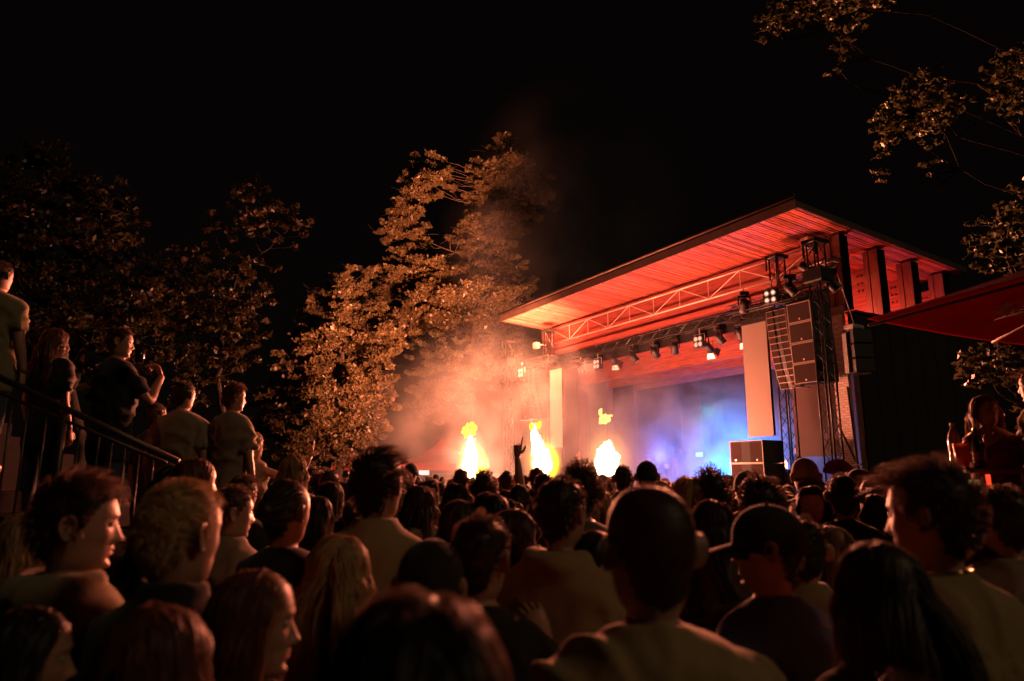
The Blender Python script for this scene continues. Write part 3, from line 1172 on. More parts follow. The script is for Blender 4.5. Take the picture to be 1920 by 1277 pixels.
M['flame_core'] = emit('flame_core', (1.0, 0.74, 0.42), 22.0)
M['flame_edge'] = emit('flame_edge', (1.0, 0.62, 0.04), 1.9)
FB = -4.6


def licks(m_, b, a, zs, n, spread, r, seed, sub=2):
    rg = np.random.default_rng(seed)
    for k in range(n):
        z = rg.uniform(*zs)
        f = (z - zs[0]) / (zs[1] - zs[0] + 1e-6)
        th = rg.uniform(0, 2 * PI)
        R_ = spread(f) * rg.uniform(.55, 1.12)
        rr = r * rg.uniform(.4, 1.3)
        V, F = blob((b + .6 * R_ * math.cos(th), a(f) + R_ * math.sin(th), z), (rr, rr, rr * rg.uniform(.9, 2.4)), .45, 1.6, seed + k * 1.7, sub=sub)
        V[:, 1] += .35 * (V[:, 2] - z) * rg.normal() * .8
        m_.add(V, F)


def flame(a, label, prof, wisp, light):
    """prof: (z, sideways shift, half width) up the column"""
    t = thing('flame_jet', label, 'flame', (FB, a, 0.9), stage=True, group='stage flame jets')
    pz = [q[0] for q in prof]
    m_ = MB()
    zs = np.linspace(pz[0], pz[-1], 60)
    th = np.arange(48) / 48 * 2 * PI
    G = []
    for z in zs:
        c, r = np.interp(z, pz, [q[1] for q in prof]), np.interp(z, pz, [q[2] for q in prof])
        row = []
        for h in th:
            v = Vector((math.cos(h) * 1.2, math.sin(h) * 1.2, z * 2.2 + a))
            k = 1 + .55 * noise.fractal(v, .8, 2.1, 5)
            row.append((FB + .7 * r * k * math.cos(h), a + c + r * k * math.sin(h), z + .12 * noise.noise(v * 2)))
        G.append(row)
    m_.grid(np.array(G))
    f0, f1 = pz[0], pz[-1]
    licks(m_, FB, lambda f: a + float(np.interp(f0 + f * (f1 - f0), pz, [q[1] for q in prof])), (f0 + .2, f1 + .2), 210, lambda f: float(np.interp(f0 + f * (f1 - f0), pz, [q[2] for q in prof])) * .92, .042, int(a * 10))
    part('core', m_, M['flame_core'], t, True)
    if wisp:
        m_ = MB()
        z0, z1, c0, c1, wd, n = wisp
        licks(m_, FB, lambda f: a + c0 + (c1 - c0) * f, (z0, z1), n, lambda f: wd * (.4 + math.sin(PI * f) * .6), .05, int(a * 17))
        part('fringe', m_, M['flame_edge'], t, True, kind='stuff')
    m_ = MB()
    m_.tube([(FB, a, 0.0), (FB, a, 0.35)], 0.2, 14)
    m_.tube([(FB, a, 0.35), (FB, a, 0.45)], 0.06, 10)
    part('burner', m_, M['black'], t)
    ld = bpy.data.lights.new('flame_light', 'POINT')
    lo = bpy.data.objects.new('flame_light', ld)
    col.objects.link(lo)
    lo.location = S(FB, a, light[1])
    ld.energy = light[0]
    ld.shadow_soft_size = 0.55
    ld.color = (1.0, 0.24, 0.13)
    return t


flame(16.45, 'tall flame column farthest from the stage, with loose wisps above', [(.5, 0, .08), (1.1, 0, .2), (1.5, .0, .36), (2.0, .02, .42), (2.5, .0, .38), (2.85, -.03, .28), (3.1, -.02, .18), (3.35, .05, .09)],
      (3.5, 4.1, .2, -.1, .5, 90), (10500, 2.6))
flame(10.3, 'flame column with a narrow leaning tip, beside the raised arm', [(.5, 0, .08), (1.5, 0, .22), (2.0, -.10, .40), (2.3, -.12, .46), (2.6, .02, .36), (2.9, .25, .24), (3.1, .42, .15), (3.3, .5, .12), (3.5, .45, .05)],
      (3.5, 3.8, .5, .2, .30, 36), (7800, 2.7))
flame(6.05, 'broad white flame column in front of the stage, the nearest one', [(.5, 0, .06), (1.2, .0, .14), (1.6, .03, .28), (1.95, .05, .42), (2.25, .06, .44), (2.45, .03, .30), (2.62, .0, .12)], None, (8600, 2.4))
t = thing('flame_wisp', 'detached yellow flame puff floating above the nearest flame column', 'flame', (FB, 6.2, 3.5), stage=True)
m_ = MB()
licks(m_, FB, lambda f: 6.22 - .12 * f, (3.52, 3.76), 60, lambda f: .24 * (1 - abs(f - .4) * 1.6), .036, 77)
licks(m_, FB, lambda f: 6.36 + .05 * f, (3.62, 3.95), 20, lambda f: .06, .03, 80)
licks(m_, FB, lambda f: 6.02 - .18 * f, (3.56, 3.74), 16, lambda f: .07, .028, 81)
part('tongue', m_, emit('flame_wisp_face', (1.0, 0.55, 0.10), 3.2), t, True)


# emitting volumes that imitate lens glow and bloom round the flames
def vol_mat(name, dens, color=(1, 1, 1), emis=None, estr=0.0, nscale=0.35, lo=0.35, hi=0.7, aniso=0.0, power=1.0, stretch=(1, 1, 1), size=(1, 1, 1)):
    m = bpy.data.materials.new(name)
    m.use_nodes = True
    N, L = nodes_of(m)
    N.remove(N['Principled BSDF'])
    pv = N.new('ShaderNodeVolumePrincipled')
    pv.inputs['Color'].default_value = (*color, 1)
    pv.inputs['Anisotropy'].default_value = aniso
    tc = N.new('ShaderNodeTexCoord')
    ln = N.new('ShaderNodeVectorMath')
    ln.operation = 'LENGTH'
    L.new(tc.outputs['Object'], ln.inputs[0])
    r = N.new('ShaderNodeMapRange')
    r.inputs[1].default_value = 1.0
    r.inputs[2].default_value = 0.0
    r.inputs[3].default_value = 0.0
    r.inputs[4].default_value = 1.0
    r.interpolation_type = 'SMOOTHSTEP'
    L.new(ln.outputs['Value'], r.inputs[0])
    out = r.outputs[0]
    pw_ = N.new('ShaderNodeMath')
    pw_.operation = 'POWER'
    pw_.inputs[1].default_value = power
    L.new(out, pw_.inputs[0])
    out = pw_.outputs[0]
    if nscale:
        mp = N.new('ShaderNodeMapping')
        mp.inputs['Scale'].default_value = tuple(size[k] * stretch[k] for k in range(3))
        L.new(tc.outputs['Object'], mp.inputs[0])
        n = N.new('ShaderNodeTexNoise')
        n.inputs['Scale'].default_value = nscale
        n.inputs['Detail'].default_value = 4
        n.inputs['Roughness'].default_value = 0.6
        n.inputs['Distortion'].default_value = 0.5
        L.new(mp.outputs[0], n.inputs['Vector'])
        r2 = N.new('ShaderNodeMapRange')
        r2.inputs[1].default_value = lo
        r2.inputs[2].default_value = hi
        L.new(n.outputs[0], r2.inputs[0])
        mu = N.new('ShaderNodeMath')
        mu.operation = 'MULTIPLY'
        L.new(out, mu.inputs[0])
        L.new(r2.outputs[0], mu.inputs[1])
        out = mu.outputs[0]
    md = N.new('ShaderNodeMath')
    md.operation = 'MULTIPLY'
    md.inputs[1].default_value = dens
    L.new(out, md.inputs[0])
    if emis:
        pv.inputs['Emission Color'].default_value = (*emis, 1)
        me = N.new('ShaderNodeMath')
        me.operation = 'MULTIPLY'
        me.inputs[1].default_value = estr
        L.new(out, me.inputs[0])
        L.new(me.outputs[0], pv.inputs['Emission Strength'])
        pv.inputs['Density'].default_value = 0.0
    else:
        L.new(md.outputs[0], pv.inputs['Density'])
    L.new(pv.outputs[0], N['Material Output'].inputs['Volume'])
    return m


def vol(name, b, a, z, rb, ra, rz, m, kind='stuff', label=None, cat=None):
    q = MB()
    q.box((-1, -1, -1), (1, 1, 1))
    o = solo(name, q, m, label, cat, kind=kind)
    o.location = S(b, a, z)
    o.rotation_euler = (0, 0, AZ)
    o.scale = (rb, ra, rz)
    return o


vol('flame_glow_halo', FB + 0.1, 16.25, 2.1, 0.7, 1.15, 1.2, vol_mat('flame_glow_halo', 0, emis=(1.0, 0.66, 0.0), estr=22.0, nscale=0, power=1.6))  # yellow lens glow round the flame, drawn as an emitting volume
vol('flame_glow_halo', FB + 0.1, 10.1, 2.2, 0.7, .85, .95, vol_mat('flame_glow_halo_low', 0, emis=(1.0, 0.66, 0.0), estr=20.0, nscale=0, power=1.6))

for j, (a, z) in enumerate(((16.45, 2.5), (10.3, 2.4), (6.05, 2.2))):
    vol('flame_glow_halo', FB, a, z, 0.8, 1.7, 1.7, vol_mat('flame_bloom_' + 'abc'[j], 0, emis=(1.0, 0.42, 0.13), estr=2.2, nscale=0, power=1.8))  # wider orange bloom around each flame, painted in as emission

# ------------------------------------------------------------------ smoke, lit by the flames and the stage lamps
smk = (0.92, 0.88, 0.9)
vol('smoke', -1.5, 20.0, 3.2, 8.0, 11.5, 7.6, vol_mat('smoke_outer', 0.15, smk, nscale=0.40, lo=0.42, hi=0.64, size=(8.0, 11.5, 7.6)))
vol('smoke', 3.9, 11.0, 2.6, 4.6, 8.4, 4.4, vol_mat('smoke_stage', 0.66, smk, nscale=0.5, lo=0.41, hi=0.61, size=(4.6, 8.4, 4.4)))
vol('smoke', 0.2, 13.2, 4.6, 3.6, 6.5, 4.2, vol_mat('smoke_front', 0.21, smk, nscale=0.45, lo=0.42, hi=0.64, size=(3.6, 6.5, 4.2)))
vol('smoke', 3.5, 19.5, 14.5, 8.0, 10.0, 12.0, vol_mat('smoke_plume', 0.045, smk, nscale=0.17, lo=0.40, hi=0.68, size=(8, 10, 12)))


def lamp_light(kind, name, loc, energy, color, size=0.3, target=None, angle=60, blend=0.6):
    ld = bpy.data.lights.new(name, kind)
    lo = bpy.data.objects.new(name, ld)
    col.objects.link(lo)
    lo.location = loc
    ld.energy = energy
    ld.color = color
    ld.shadow_soft_size = size
    if kind == 'SPOT':
        ld.spot_size = R(angle)
        ld.spot_blend = blend
        lo.rotation_euler = (Vector(target) - Vector(loc)).to_track_quat('-Z', 'Y').to_euler()
    return lo


for b, a in ((1.0, 0.9), (2.9, 0.9), (4.8, 0.9)):
    t = thing('red_uplight', ['red uplight in the first roof bay over the dark wall', 'red uplight in the middle roof bay over the dark wall', 'red uplight in the rear roof bay over the dark wall'][int((b - 1) / 1.9 + .1)], 'stage lamp', (b, a, 6.6), stage=True, group='red uplights in the roof bays')
    m_ = MB()
    m_.box((b - .1, a - .12, 6.5), (b + .1, a + .12, 6.62), bev=.01)
    m_.tube([(b, a, 6.62), (b, a, 6.66)], .07, 10)
    part('housing', m_, M['black'], t)
    m_ = MB()
    m_.box((b - .02, 0.19, 6.44), (b + .02, a, 6.49))
    part('bracket', m_, M['black'], t)
    lamp_light('POINT', 'red_uplight_light', S(b - .1, a, 6.9), 150, (1.0, 0.15, 0.09), 0.08)
for b, a, e in ((-1.6, 3.9, 900), (-1.6, 6.3, 500)):  # added floor lamps, put in to redden and brighten the roof underside
    t = thing('red_fill_lamp', 'added fill lamp throwing red light up at the roof, ' + ('beside the bass stack' if a < 5 else 'farther along the stage front'), 'stage lamp', (b, a, 0), stage=True)
    m_ = MB()
    m_.box((b - .2, a - .25, 0), (b + .2, a + .25, .9), bev=.02)
    part('flight_case', m_, M['black'], t)
    m_ = MB()
    m_.tube([(b, a, .905), (b, a, 1.05)], .13, 14)
    part('housing', m_, M['black'], t)
    lamp_light('SPOT', 'red_fill_light', S(b, a, 1.2), e, (1.0, 0.15, 0.08), 0.15, S(b + .6, a - 1.5, 9.5), 110, .8)
lamp_light('SPOT', 'blue_stage_light', S(2.4, 7.2, 2.0), 6500, (0.0, 0.22, 1.0), 0.4, S(7.0, 10.5, 1.6), 150, .6)
lamp_light('SPOT', 'teal_stage_light', S(2.2, 8.0, 4.4), 420, (0.10, 0.60, 0.50), 0.3, S(7.0, 12.0, 4.0), 100, .9)
lamp_light('SPOT', 'violet_stage_light', S(2.4, 11.5, 2.6), 900, (0.10, 0.16, 1.0), 0.4, S(7.0, 13.5, 2.2), 140, .6)
lamp_light('POINT', 'blue_stage_light', S(2.6, 5.6, 1.7), 500, (0.02, 0.25, 1.0), 0.3)

for b, a, z, e in ((-1.9, 1.25, 7.3, 12000), (0.0, 6.35, 6.9, 12000), (0.0, 12.9, 6.9, 6000)):
    lamp_light('SPOT', 'blinder_beam', S(b, a, z), e, (1.0, 0.24, 0.12), 0.16, S(b - 20, a - 9, 0.0), 80, 0.8)
# extra fill spots added at the flames to brighten the audience
for a, z, e in ((16.45, 3.0, 12000), (10.3, 3.0, 12000), (6.05, 2.8, 12000)):
    lamp_light('SPOT', 'flame_fill_spot', S(-5.2, a, z), e, (1.0, 0.24, 0.12), 0.5, (1.0, 2.0, 1.2), 62, 1.0)
lamp_light('SPOT', 'flame_fill_spot', S(-5.2, 6.1, 3.0), 95000, (1.0, 0.29, 0.13), 0.5, tuple(P(740, 560, 42)), 62, 0.9)  # further added spots, aimed at the trees to brighten their leaves
lamp_light('SPOT', 'flame_fill_spot', S(-5.4, 10.6, 3.2), 50000, (1.0, 0.29, 0.13), 0.5, tuple(P(960, 400, 45)), 58, 1.0)
lamp_light('SPOT', 'flame_fill_spot', S(-5.2, 16.0, 3.2), 5000, (1.0, 0.30, 0.11), 0.5, tuple(P(230, 470, 28)), 62, 0.9)
lamp_light('SPOT', 'flame_fill_spot', S(-5.2, 6.0, 3.2), 24000, (1.0, 0.30, 0.11), 0.5, tuple(P(1740, 170, 10.5)), 44, 0.9)

# ------------------------------------------------------------------ trees
def in_poly(p, poly):
    x, y = p
    c = False
    n = len(poly)
    for i in range(n):
        x0, y0 = poly[i]
        x1, y1 = poly[(i + 1) % n]
        if (y0 > y) != (y1 > y) and x < (x1 - x0) * (y - y0) / (y1 - y0) + x0:
            c = not c
    return c


def edge_dist(p, poly):
    d = 1e9
    for i in range(len(poly)):
        a, b = np.array(poly[i], float), np.array(poly[(i + 1) % len(poly)], float)
        t = np.clip((np.array(p) - a) @ (b - a) / ((b - a) @ (b - a) + 1e-9), 0, 1)
        d = min(d, np.linalg.norm(a + (b - a) * t - np.array(p)))
    return d


LD, LS = 3.5, 1.28


def leaves_mesh(name, centers, radii, per_r2, size, m, seed, flat=0.5, droop=0.0, aspect=0.55):
    rg = np.random.default_rng(seed)
    dim = 'dark' in m.name
    size = size * (1.3 if dim else 1)
    per_r2 = per_r2 * (.55 if dim else 1)
    C, Nn = [], []
    for c, r in zip(centers, radii):
        # sub sprays inside the clump: fans of leaves
        ns = max(4, int(5 * r * r * 1.6))
        k = int(LD * per_r2 * r * r / ns)
        for s in range(ns):
            d = rg.normal(size=3)
            d /= np.linalg.norm(d)
            d[2] = d[2] * 0.8 + 0.15
            base = c + d * r * np.array([1, 1, flat]) * rg.uniform(0.25, 0.95)
            sr = r * rg.uniform(0.22, 0.42)
            dirx = np.array([d[0], d[1], 0.25 - droop])
            dirx /= np.linalg.norm(dirx)
            q = rg.normal(size=(k, 3)) * np.array([1, 1, 0.42]) * sr * 0.55
            along = (q @ dirx)
            q[:, 2] += 0.22 * along - droop * np.abs(along)
            C.append(base + q)
            nn = rg.normal(size=(k, 3)) * 0.9 + np.array([0, 0, 0.35])
            Nn.append(nn)
    C = np.concatenate(C)
    Nn = np.concatenate(Nn)
    Nn /= np.linalg.norm(Nn, axis=1)[:, None]
    n = len(C)
    t1 = np.cross(Nn, rg.normal(size=(n, 3)))
    t1 /= np.linalg.norm(t1, axis=1)[:, None]
    t2 = np.cross(Nn, t1)
    sz = LS * size * rg.uniform(0.6, 1.4, n)[:, None]
    V = np.empty((n, 4, 3))
    V[:, 0] = C - t1 * sz
    V[:, 1] = C + t2 * sz * aspect
    V[:, 2] = C + t1 * sz
    V[:, 3] = C - t2 * sz * aspect
    return fast_quads(name, V.reshape(-1, 3), n, m)


def curve_pts(p, q, n=7, bow=0.15, seed=0):
    rg = np.random.default_rng(seed)
    p, q = np.array(p, float), np.array(q, float)
    t = np.linspace(0, 1, n)[:, None]
    pts = p + (q - p) * t
    L = np.linalg.norm(q - p)
    off = rg.normal(size=3) * bow * L * 0.4
    off[2] = -abs(off[2])
    pts += off * (4 * t * (1 - t)) + rg.normal(size=(n, 3)) * L * 0.012
    return pts


def tree(name, label, cat_group, polys, Y0, thick, trunk_px, clump_px, per_r2, leaf, lm, seed, bark='bark', flat=0.55, droop=0.0, trunk_r=0.35, base=None, spacing=0.75, aspect=0.55, twigs=True, tp=None, limb=None):
    rg = np.random.default_rng(seed)
    centers, radii, pxs = [], [], []
    for poly in polys:
        xs = [p[0] for p in poly]
        ys = [p[1] for p in poly]
        pts = []
        tries = 0
        while tries < 2600:
            tries += 1
            p = (rg.uniform(min(xs), max(xs)), rg.uniform(min(ys), max(ys)))
            if not in_poly(p, poly):
                continue
            if any((p[0] - q[0]) ** 2 + (p[1] - q[1]) ** 2 < (clump_px * spacing) ** 2 for q in pts):
                continue
            pts.append(p)
            ed = edge_dist(p, poly)
            rpx = min(clump_px * rg.uniform(0.8, 1.15), max(clump_px * 0.45, ed * 1.1))
            dep = min(1.0, ed / (clump_px * 2.5))
            Y = Y0 + thick * (rg.uniform(-1, 1) * dep)
            centers.append(P(p[0], p[1], Y))
            radii.append(rpx * Y / 1303)
    centers = np.array(centers)
    if base is None:
        b0 = P(trunk_px[0], 885, Y0)
        base = np.array([b0[0], b0[1], 0])
    t = thing(name, label, 'tree', tuple(base), group=cat_group)
    top = centers[np.argmax(centers[:, 2])]
    # trunk: up to 75% of the crown
    cm = centers.mean(0)
    tp0 = np.array([cm[0] * 0.6 + base[0] * 0.4, cm[1], base[2] + (top[2] - base[2]) * 0.72])
    tp = tp0 if tp is None else np.array(tp)
    tr = curve_pts(base, tp, 12, 0.05, seed)
    m_ = MB()
    m_.tube(tr, np.linspace(trunk_r, trunk_r * 0.3, 12), 10)
    part('trunk', m_, M[bark], t, True)
    order = np.argsort(-np.array(radii))[:26]
    limbs = [tr]
    for q in order[:9]:
        c = centers[q]
        dz = tr[:, 2] - (c[2] - 0.35 * np.linalg.norm((tr - c)[:, :2], axis=1))
        k = int(np.argmin(np.abs(dz)))
        pts = curve_pts(tr[k], c, 9, 0.22, seed + int(q))
        m_ = MB()
        r0 = (limb or trunk_r * 0.42) * (1 - k / 16)
        m_.tube(pts, np.linspace(r0, r0 * 0.25, 9), 7)
        part('limb', m_, M[bark], t, True)
        limbs.append(pts)
    if twigs:
        m_ = MB()
        allp = np.concatenate(limbs)
        for i, c in enumerate(centers):
            d = np.linalg.norm(allp - c, axis=1) + np.maximum(0, allp[:, 2] - c[2])
            k = int(np.argmin(d))
            pts = curve_pts(allp[k], c, 6, 0.2, seed + 99 + i)
            r0 = trunk_r * 0.07
            m_.tube(pts, np.linspace(r0, r0 * 0.3, 6), 4, cap=False)
            for j in range(3):
                e = c + rg.normal(size=3) * np.array([1, 1, 0.5]) * radii[i] * 0.8
                m_.tube(curve_pts(c, e, 4, 0.2, seed + i * 7 + j), [r0 * 0.4, r0 * 0.35, r0 * 0.3, r0 * 0.1], 3, cap=False)
        part('twigs', m_, M[bark], t, kind='stuff')
    me = leaves_mesh('foliage', centers - base, radii, per_r2, leaf, M[lm], seed, flat, droop, aspect)
    o = bpy.data.objects.new('foliage', me)
    col.objects.link(o)
    o.parent = t
    o['kind'] = 'stuff'
    return t


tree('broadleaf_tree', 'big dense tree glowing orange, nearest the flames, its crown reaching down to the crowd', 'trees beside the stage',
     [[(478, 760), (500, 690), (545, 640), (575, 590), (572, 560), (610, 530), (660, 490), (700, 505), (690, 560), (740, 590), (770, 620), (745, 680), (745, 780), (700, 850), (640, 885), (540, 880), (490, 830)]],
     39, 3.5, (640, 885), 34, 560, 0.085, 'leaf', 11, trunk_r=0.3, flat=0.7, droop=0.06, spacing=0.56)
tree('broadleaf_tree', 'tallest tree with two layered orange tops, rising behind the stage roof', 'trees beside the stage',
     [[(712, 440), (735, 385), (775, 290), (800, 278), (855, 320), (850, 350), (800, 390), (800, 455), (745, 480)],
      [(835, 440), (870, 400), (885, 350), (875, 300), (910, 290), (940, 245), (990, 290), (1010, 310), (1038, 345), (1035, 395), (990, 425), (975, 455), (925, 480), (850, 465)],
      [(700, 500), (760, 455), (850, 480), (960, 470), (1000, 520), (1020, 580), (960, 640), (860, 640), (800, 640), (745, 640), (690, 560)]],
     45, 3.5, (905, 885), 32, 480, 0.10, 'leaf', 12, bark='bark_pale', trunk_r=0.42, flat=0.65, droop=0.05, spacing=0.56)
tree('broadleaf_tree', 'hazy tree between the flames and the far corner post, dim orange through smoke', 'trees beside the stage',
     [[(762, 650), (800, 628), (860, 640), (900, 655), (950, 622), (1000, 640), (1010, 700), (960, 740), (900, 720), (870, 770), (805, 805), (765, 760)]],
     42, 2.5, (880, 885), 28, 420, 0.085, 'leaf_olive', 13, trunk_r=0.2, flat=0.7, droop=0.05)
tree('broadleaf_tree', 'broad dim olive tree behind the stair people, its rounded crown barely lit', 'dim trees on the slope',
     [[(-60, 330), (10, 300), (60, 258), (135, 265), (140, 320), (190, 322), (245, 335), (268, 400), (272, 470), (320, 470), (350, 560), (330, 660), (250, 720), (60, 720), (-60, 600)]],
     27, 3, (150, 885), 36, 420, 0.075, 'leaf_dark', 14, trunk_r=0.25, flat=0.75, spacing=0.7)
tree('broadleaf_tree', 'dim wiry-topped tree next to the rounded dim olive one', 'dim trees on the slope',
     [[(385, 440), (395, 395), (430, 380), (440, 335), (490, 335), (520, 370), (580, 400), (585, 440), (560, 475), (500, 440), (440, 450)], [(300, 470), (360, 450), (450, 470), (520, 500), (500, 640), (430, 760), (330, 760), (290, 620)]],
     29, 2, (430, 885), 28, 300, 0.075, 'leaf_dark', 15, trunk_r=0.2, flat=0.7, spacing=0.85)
tree('conifer_tree', 'small pointed conifer showing faintly above the two men in T-shirts', 'dim trees on the slope',
     [[(350, 640), (372, 690), (385, 730), (395, 760), (310, 760), (325, 710)]],
     24, 0.8, (352, 885), 16, 420, 0.05, 'leaf_dark', 16, trunk_r=0.15, flat=0.5)
# near overhanging tree at the upper side
tree('overhanging_tree', 'tree reaching in from above with hanging leafy branch tips against black sky', 'near trees around the parasol',
     [[(1410, 30), (1440, 10), (1500, -30), (1640, -40), (1700, 5), (1640, 25), (1620, 60), (1600, 75), (1575, 140), (1548, 145), (1560, 100), (1570, 60), (1520, 40), (1480, 60), (1430, 85)],
      [(1630, 225), (1660, 180), (1700, 135), (1760, 120), (1790, 170), (1830, 190), (1790, 215), (1760, 270), (1750, 330), (1735, 330), (1730, 270), (1690, 260), (1660, 290), (1670, 345), (1640, 350), (1640, 290)],
      [(1840, 130), (1880, 100), (1960, 60), (1960, 210), (1900, 230), (1850, 200)]],
     10.5, 0.8, (0, 0), 22, 620, 0.036, 'leaf_olive', 17, trunk_r=0.2, base=np.array([13.5, 11.5, 0]), flat=0.8, droop=0.35, spacing=0.8, aspect=0.6, tp=(11.5, 10.5, 9.5), limb=.04, bark='bark_dark')
tree('broadleaf_tree', 'dark bushy tree above the red parasol with yellowish leaf tips', 'near trees around the parasol',
     [[(1800, 440), (1840, 400), (1900, 350), (1960, 320), (1990, 520), (1880, 520), (1820, 500)]],
     12, 1.0, (0, 0), 26, 480, 0.05, 'leaf_olive', 18, trunk_r=0.2, base=np.array([9.6, 12, 0]), flat=0.6, droop=0.15, spacing=0.9)
tree('broadleaf_tree', 'leafy shrub tree below the parasol, behind the seated woman', 'near trees around the parasol',
     [[(1782, 700), (1800, 670), (1835, 640), (1900, 618), (1980, 610), (1990, 720), (1900, 725), (1850, 718), (1815, 725)], [(1900, 760), (1980, 740), (1980, 860), (1920, 820)]],
     9.5, 0.6, (0, 0), 22, 620, 0.042, 'leaf_olive', 19, trunk_r=0.12, base=np.array([7.3, 9.5, 0]), flat=0.6, droop=0.1, spacing=0.75)
print('trees done', round(time.time() - T0, 1))
# ------------------------------------------------------------------ people
HZ0 = 1.574     # head centre above the ground for a 1.78 m person
HC_ = np.array([0, -0.006, 0.022])
HR_ = np.array([0.0775, 0.0985, 0.106])
# z, half width, front depth, back depth   (head-centred coordinates, +y is where the face looks)
SL = np.array([
    (0.1245, .012, .014, .02), (0.120, .030, .034, .042), (0.110, .047, .054, .064), (0.095, .060, .071, .081), (0.075, .070, .083, .093), (0.05, .0755, .090, .100),
    (0.03, .077, .0915, .1025), (0.0, .0755, .088, .099), (-0.02, .073, .086, .092), (-0.04, .069, .084, .081), (-0.06, .065, .0825, .071), (-0.08, .059, .080, .064),
    (-0.095, .051, .078, .060), (-0.106, .043, .075, .059), (-0.113, .042, .066, .060), (-0.119, .049, .050, .062), (-0.126, .057, .046, .066), (-0.133, .068, .047, .073), (-0.142, .086, .050, .082),
    (-0.153, .112, .055, .089), (-0.167, .142, .062, .096), (-0.184, .167, .070, .102), (-0.206, .187, .080, .108), (-0.235, .197, .090, .112), (-0.278, .198, .105, .115), (-0.368, .184, .118, .118),
    (-0.498, .168, .114, .102), (-0.638, .155, .105, .088), (-0.758, .165, .105, .100), (-0.848, .175, .102, .112), (-0.918, .150, .085, .100), (-0.948, .08, .05, .06)])


def sl(z, k):
    return np.interp(-np.asarray(z), -SL[:, 0], SL[:, k])


def sstep(x, a, b):
    t = np.clip((x - a) / (b - a), 0, 1)
    return t * t * (3 - 2 * t)


def zhair(th):
    """hairline height against angle from the front, 0..pi"""
    return np.interp(th, [0, .7, 1.05, 1.35, 1.55, 1.9, 2.3, PI], [.074, .070, .045, .0, -.012, -.002, -.075, -.098])


def hrot(V, yaw, pitch, roll, lo=-0.155, hi=-0.09, minw=0.0):
    V = np.asarray(V, float)
    wt = np.maximum(sstep(V[:, 2], lo, hi), minw)
    piv = np.array([0, -0.012, -0.13])
    out = np.empty_like(V)
    q = V - piv
    for ax, ang in ((0, pitch), (1, roll), (2, yaw)):
        a = ang * wt
        c, s = np.cos(a), np.sin(a)
        i, j = [(1, 2), (2, 0), (0, 1)][ax]
        qi, qj = q[:, i].copy(), q[:, j].copy()
        q[:, i] = c * qi - s * qj
        q[:, j] = s * qi + c * qj
    return q + piv


def body_grid(nth, fem, bulk, fine):
    zs = []
    if fine:
        zs = list(np.linspace(.1245, .09, 9)) + list(np.linspace(.084, -.125, 46)) + list(np.linspace(-.128, -.34, 28)) + list(np.linspace(-.38, -.96, 10))
    else:
        zs = list(np.linspace(.1245, .09, 5)) + list(np.linspace(.08, -.125, 20)) + list(np.linspace(-.132, -.34, 14)) + list(np.linspace(-.42, -.96, 6))
    zs = np.array(zs)
    u = np.arange(nth) / nth * 2 * PI
    th = u - 0.42 * np.sin(u)          # denser at the front (th = 0)
    th = np.where(th > PI, th - 2 * PI, th)
    Z, T = np.meshgrid(zs, th, indexing='ij')
    W, Fd, Bd = sl(Z, 1), sl(Z, 2), sl(Z, 3)
    sh = sstep(-Z, .165, .24)
    if fem:
        W = W * (1 - 0.13 * sh) * (1 - 0.10 * sstep(-Z, .10, .13) * (1 - sh))
        Bd = Bd * (1 - 0.06 * sh)
        W = W * (1 - 0.10 * np.exp(-((Z + .64) / .12) ** 2))
    bw = 1 + (bulk - 1) * sstep(-Z, .10, .24)
    W, Fd, Bd = W * bw, Fd * bw, Bd * bw
    c, s = np.cos(T), np.sin(T)
    pw = 0.88
    X = W * np.sign(s) * np.abs(s) ** pw
    Yy = np.where(c > 0, Fd, Bd) * np.sign(c) * np.abs(c) ** pw
    # face relief
    fr = (c > 0) & (Z < .09) & (Z > -.125)
    ax = np.abs(X)

    def gss(z0, zw, x0=0.0, xw=.012):
        return np.exp(-((Z - z0) / zw) ** 2 - ((ax - x0) / xw) ** 2)
    ridge = np.interp(-Z, [-.03, -.018, 0, .02, .033, .040, .046, .06], [.0, -.002, .007, .018, .026, .021, .004, 0])
    rel = ridge * np.exp(-(ax / np.interp(-Z, [-.03, 0, .033, .045], [.012, .009, .013, .016])) ** 2)
    rel += .007 * gss(-.036, .010, .014, .008)
    rel += .0045 * gss(.030, .010, .024, .022)
    rel -= .011 * gss(.010, .013, .031, .014)
    rel += .0055 * gss(.008, .008, .031, .010)
    rel += .0045 * gss(-.022, .020, .047, .018)
    rel += .0065 * gss(-.059, .0055, 0, .022) + .006 * gss(-.0705, .0055, 0, .019) - .0045 * gss(-.0648, .002, 0, .022)
    rel -= .005 * gss(-.083, .008, 0, .025)
    rel += .007 * gss(-.103, .012, 0, .020)
    rel -= .0035 * gss(-.05, .018, .052, .014)
    Yy = Yy + np.where(fr, rel, 0)
    G = np.stack([X, Yy, Z], -1)
    mi = (Z > zhair(np.abs(T)) + .004).astype(int)
    lips = fr & (np.abs(Z + .065) < .0105) & (ax < .022)
    mi = np.where(lips, 2, mi)
    return G, mi


def ear(mb, side, n=18):
    th = np.arange(n) / n * 2 * PI
    rows = []
    for k, (rr, dx) in enumerate(((1.0, 0.000), (1.02, .008), (1.0, .013), (0.86, .015), (0.74, .011), (0.45, .006), (0.1, .005))):
        dx *= 1.35
        y = np.cos(th) * .0185 * rr
        z = np.sin(th) * .034 * rr
        z = np.where(z < 0, z * .92, z)
        y = y * (1 + .25 * np.clip(z / .03, -1, 1))
        rows.append(np.stack([np.full(n, dx) + 0.55 * (.010 - y) * (k > 0), y - .004, z], -1))
    G = np.array(rows)
    off = np.array([.0735, -.008, .003])
    G = G + off
    if side < 0:
        G[..., 0] *= -1
        G = G[:, ::-1]
    mb.grid(G, cap=(False, True))


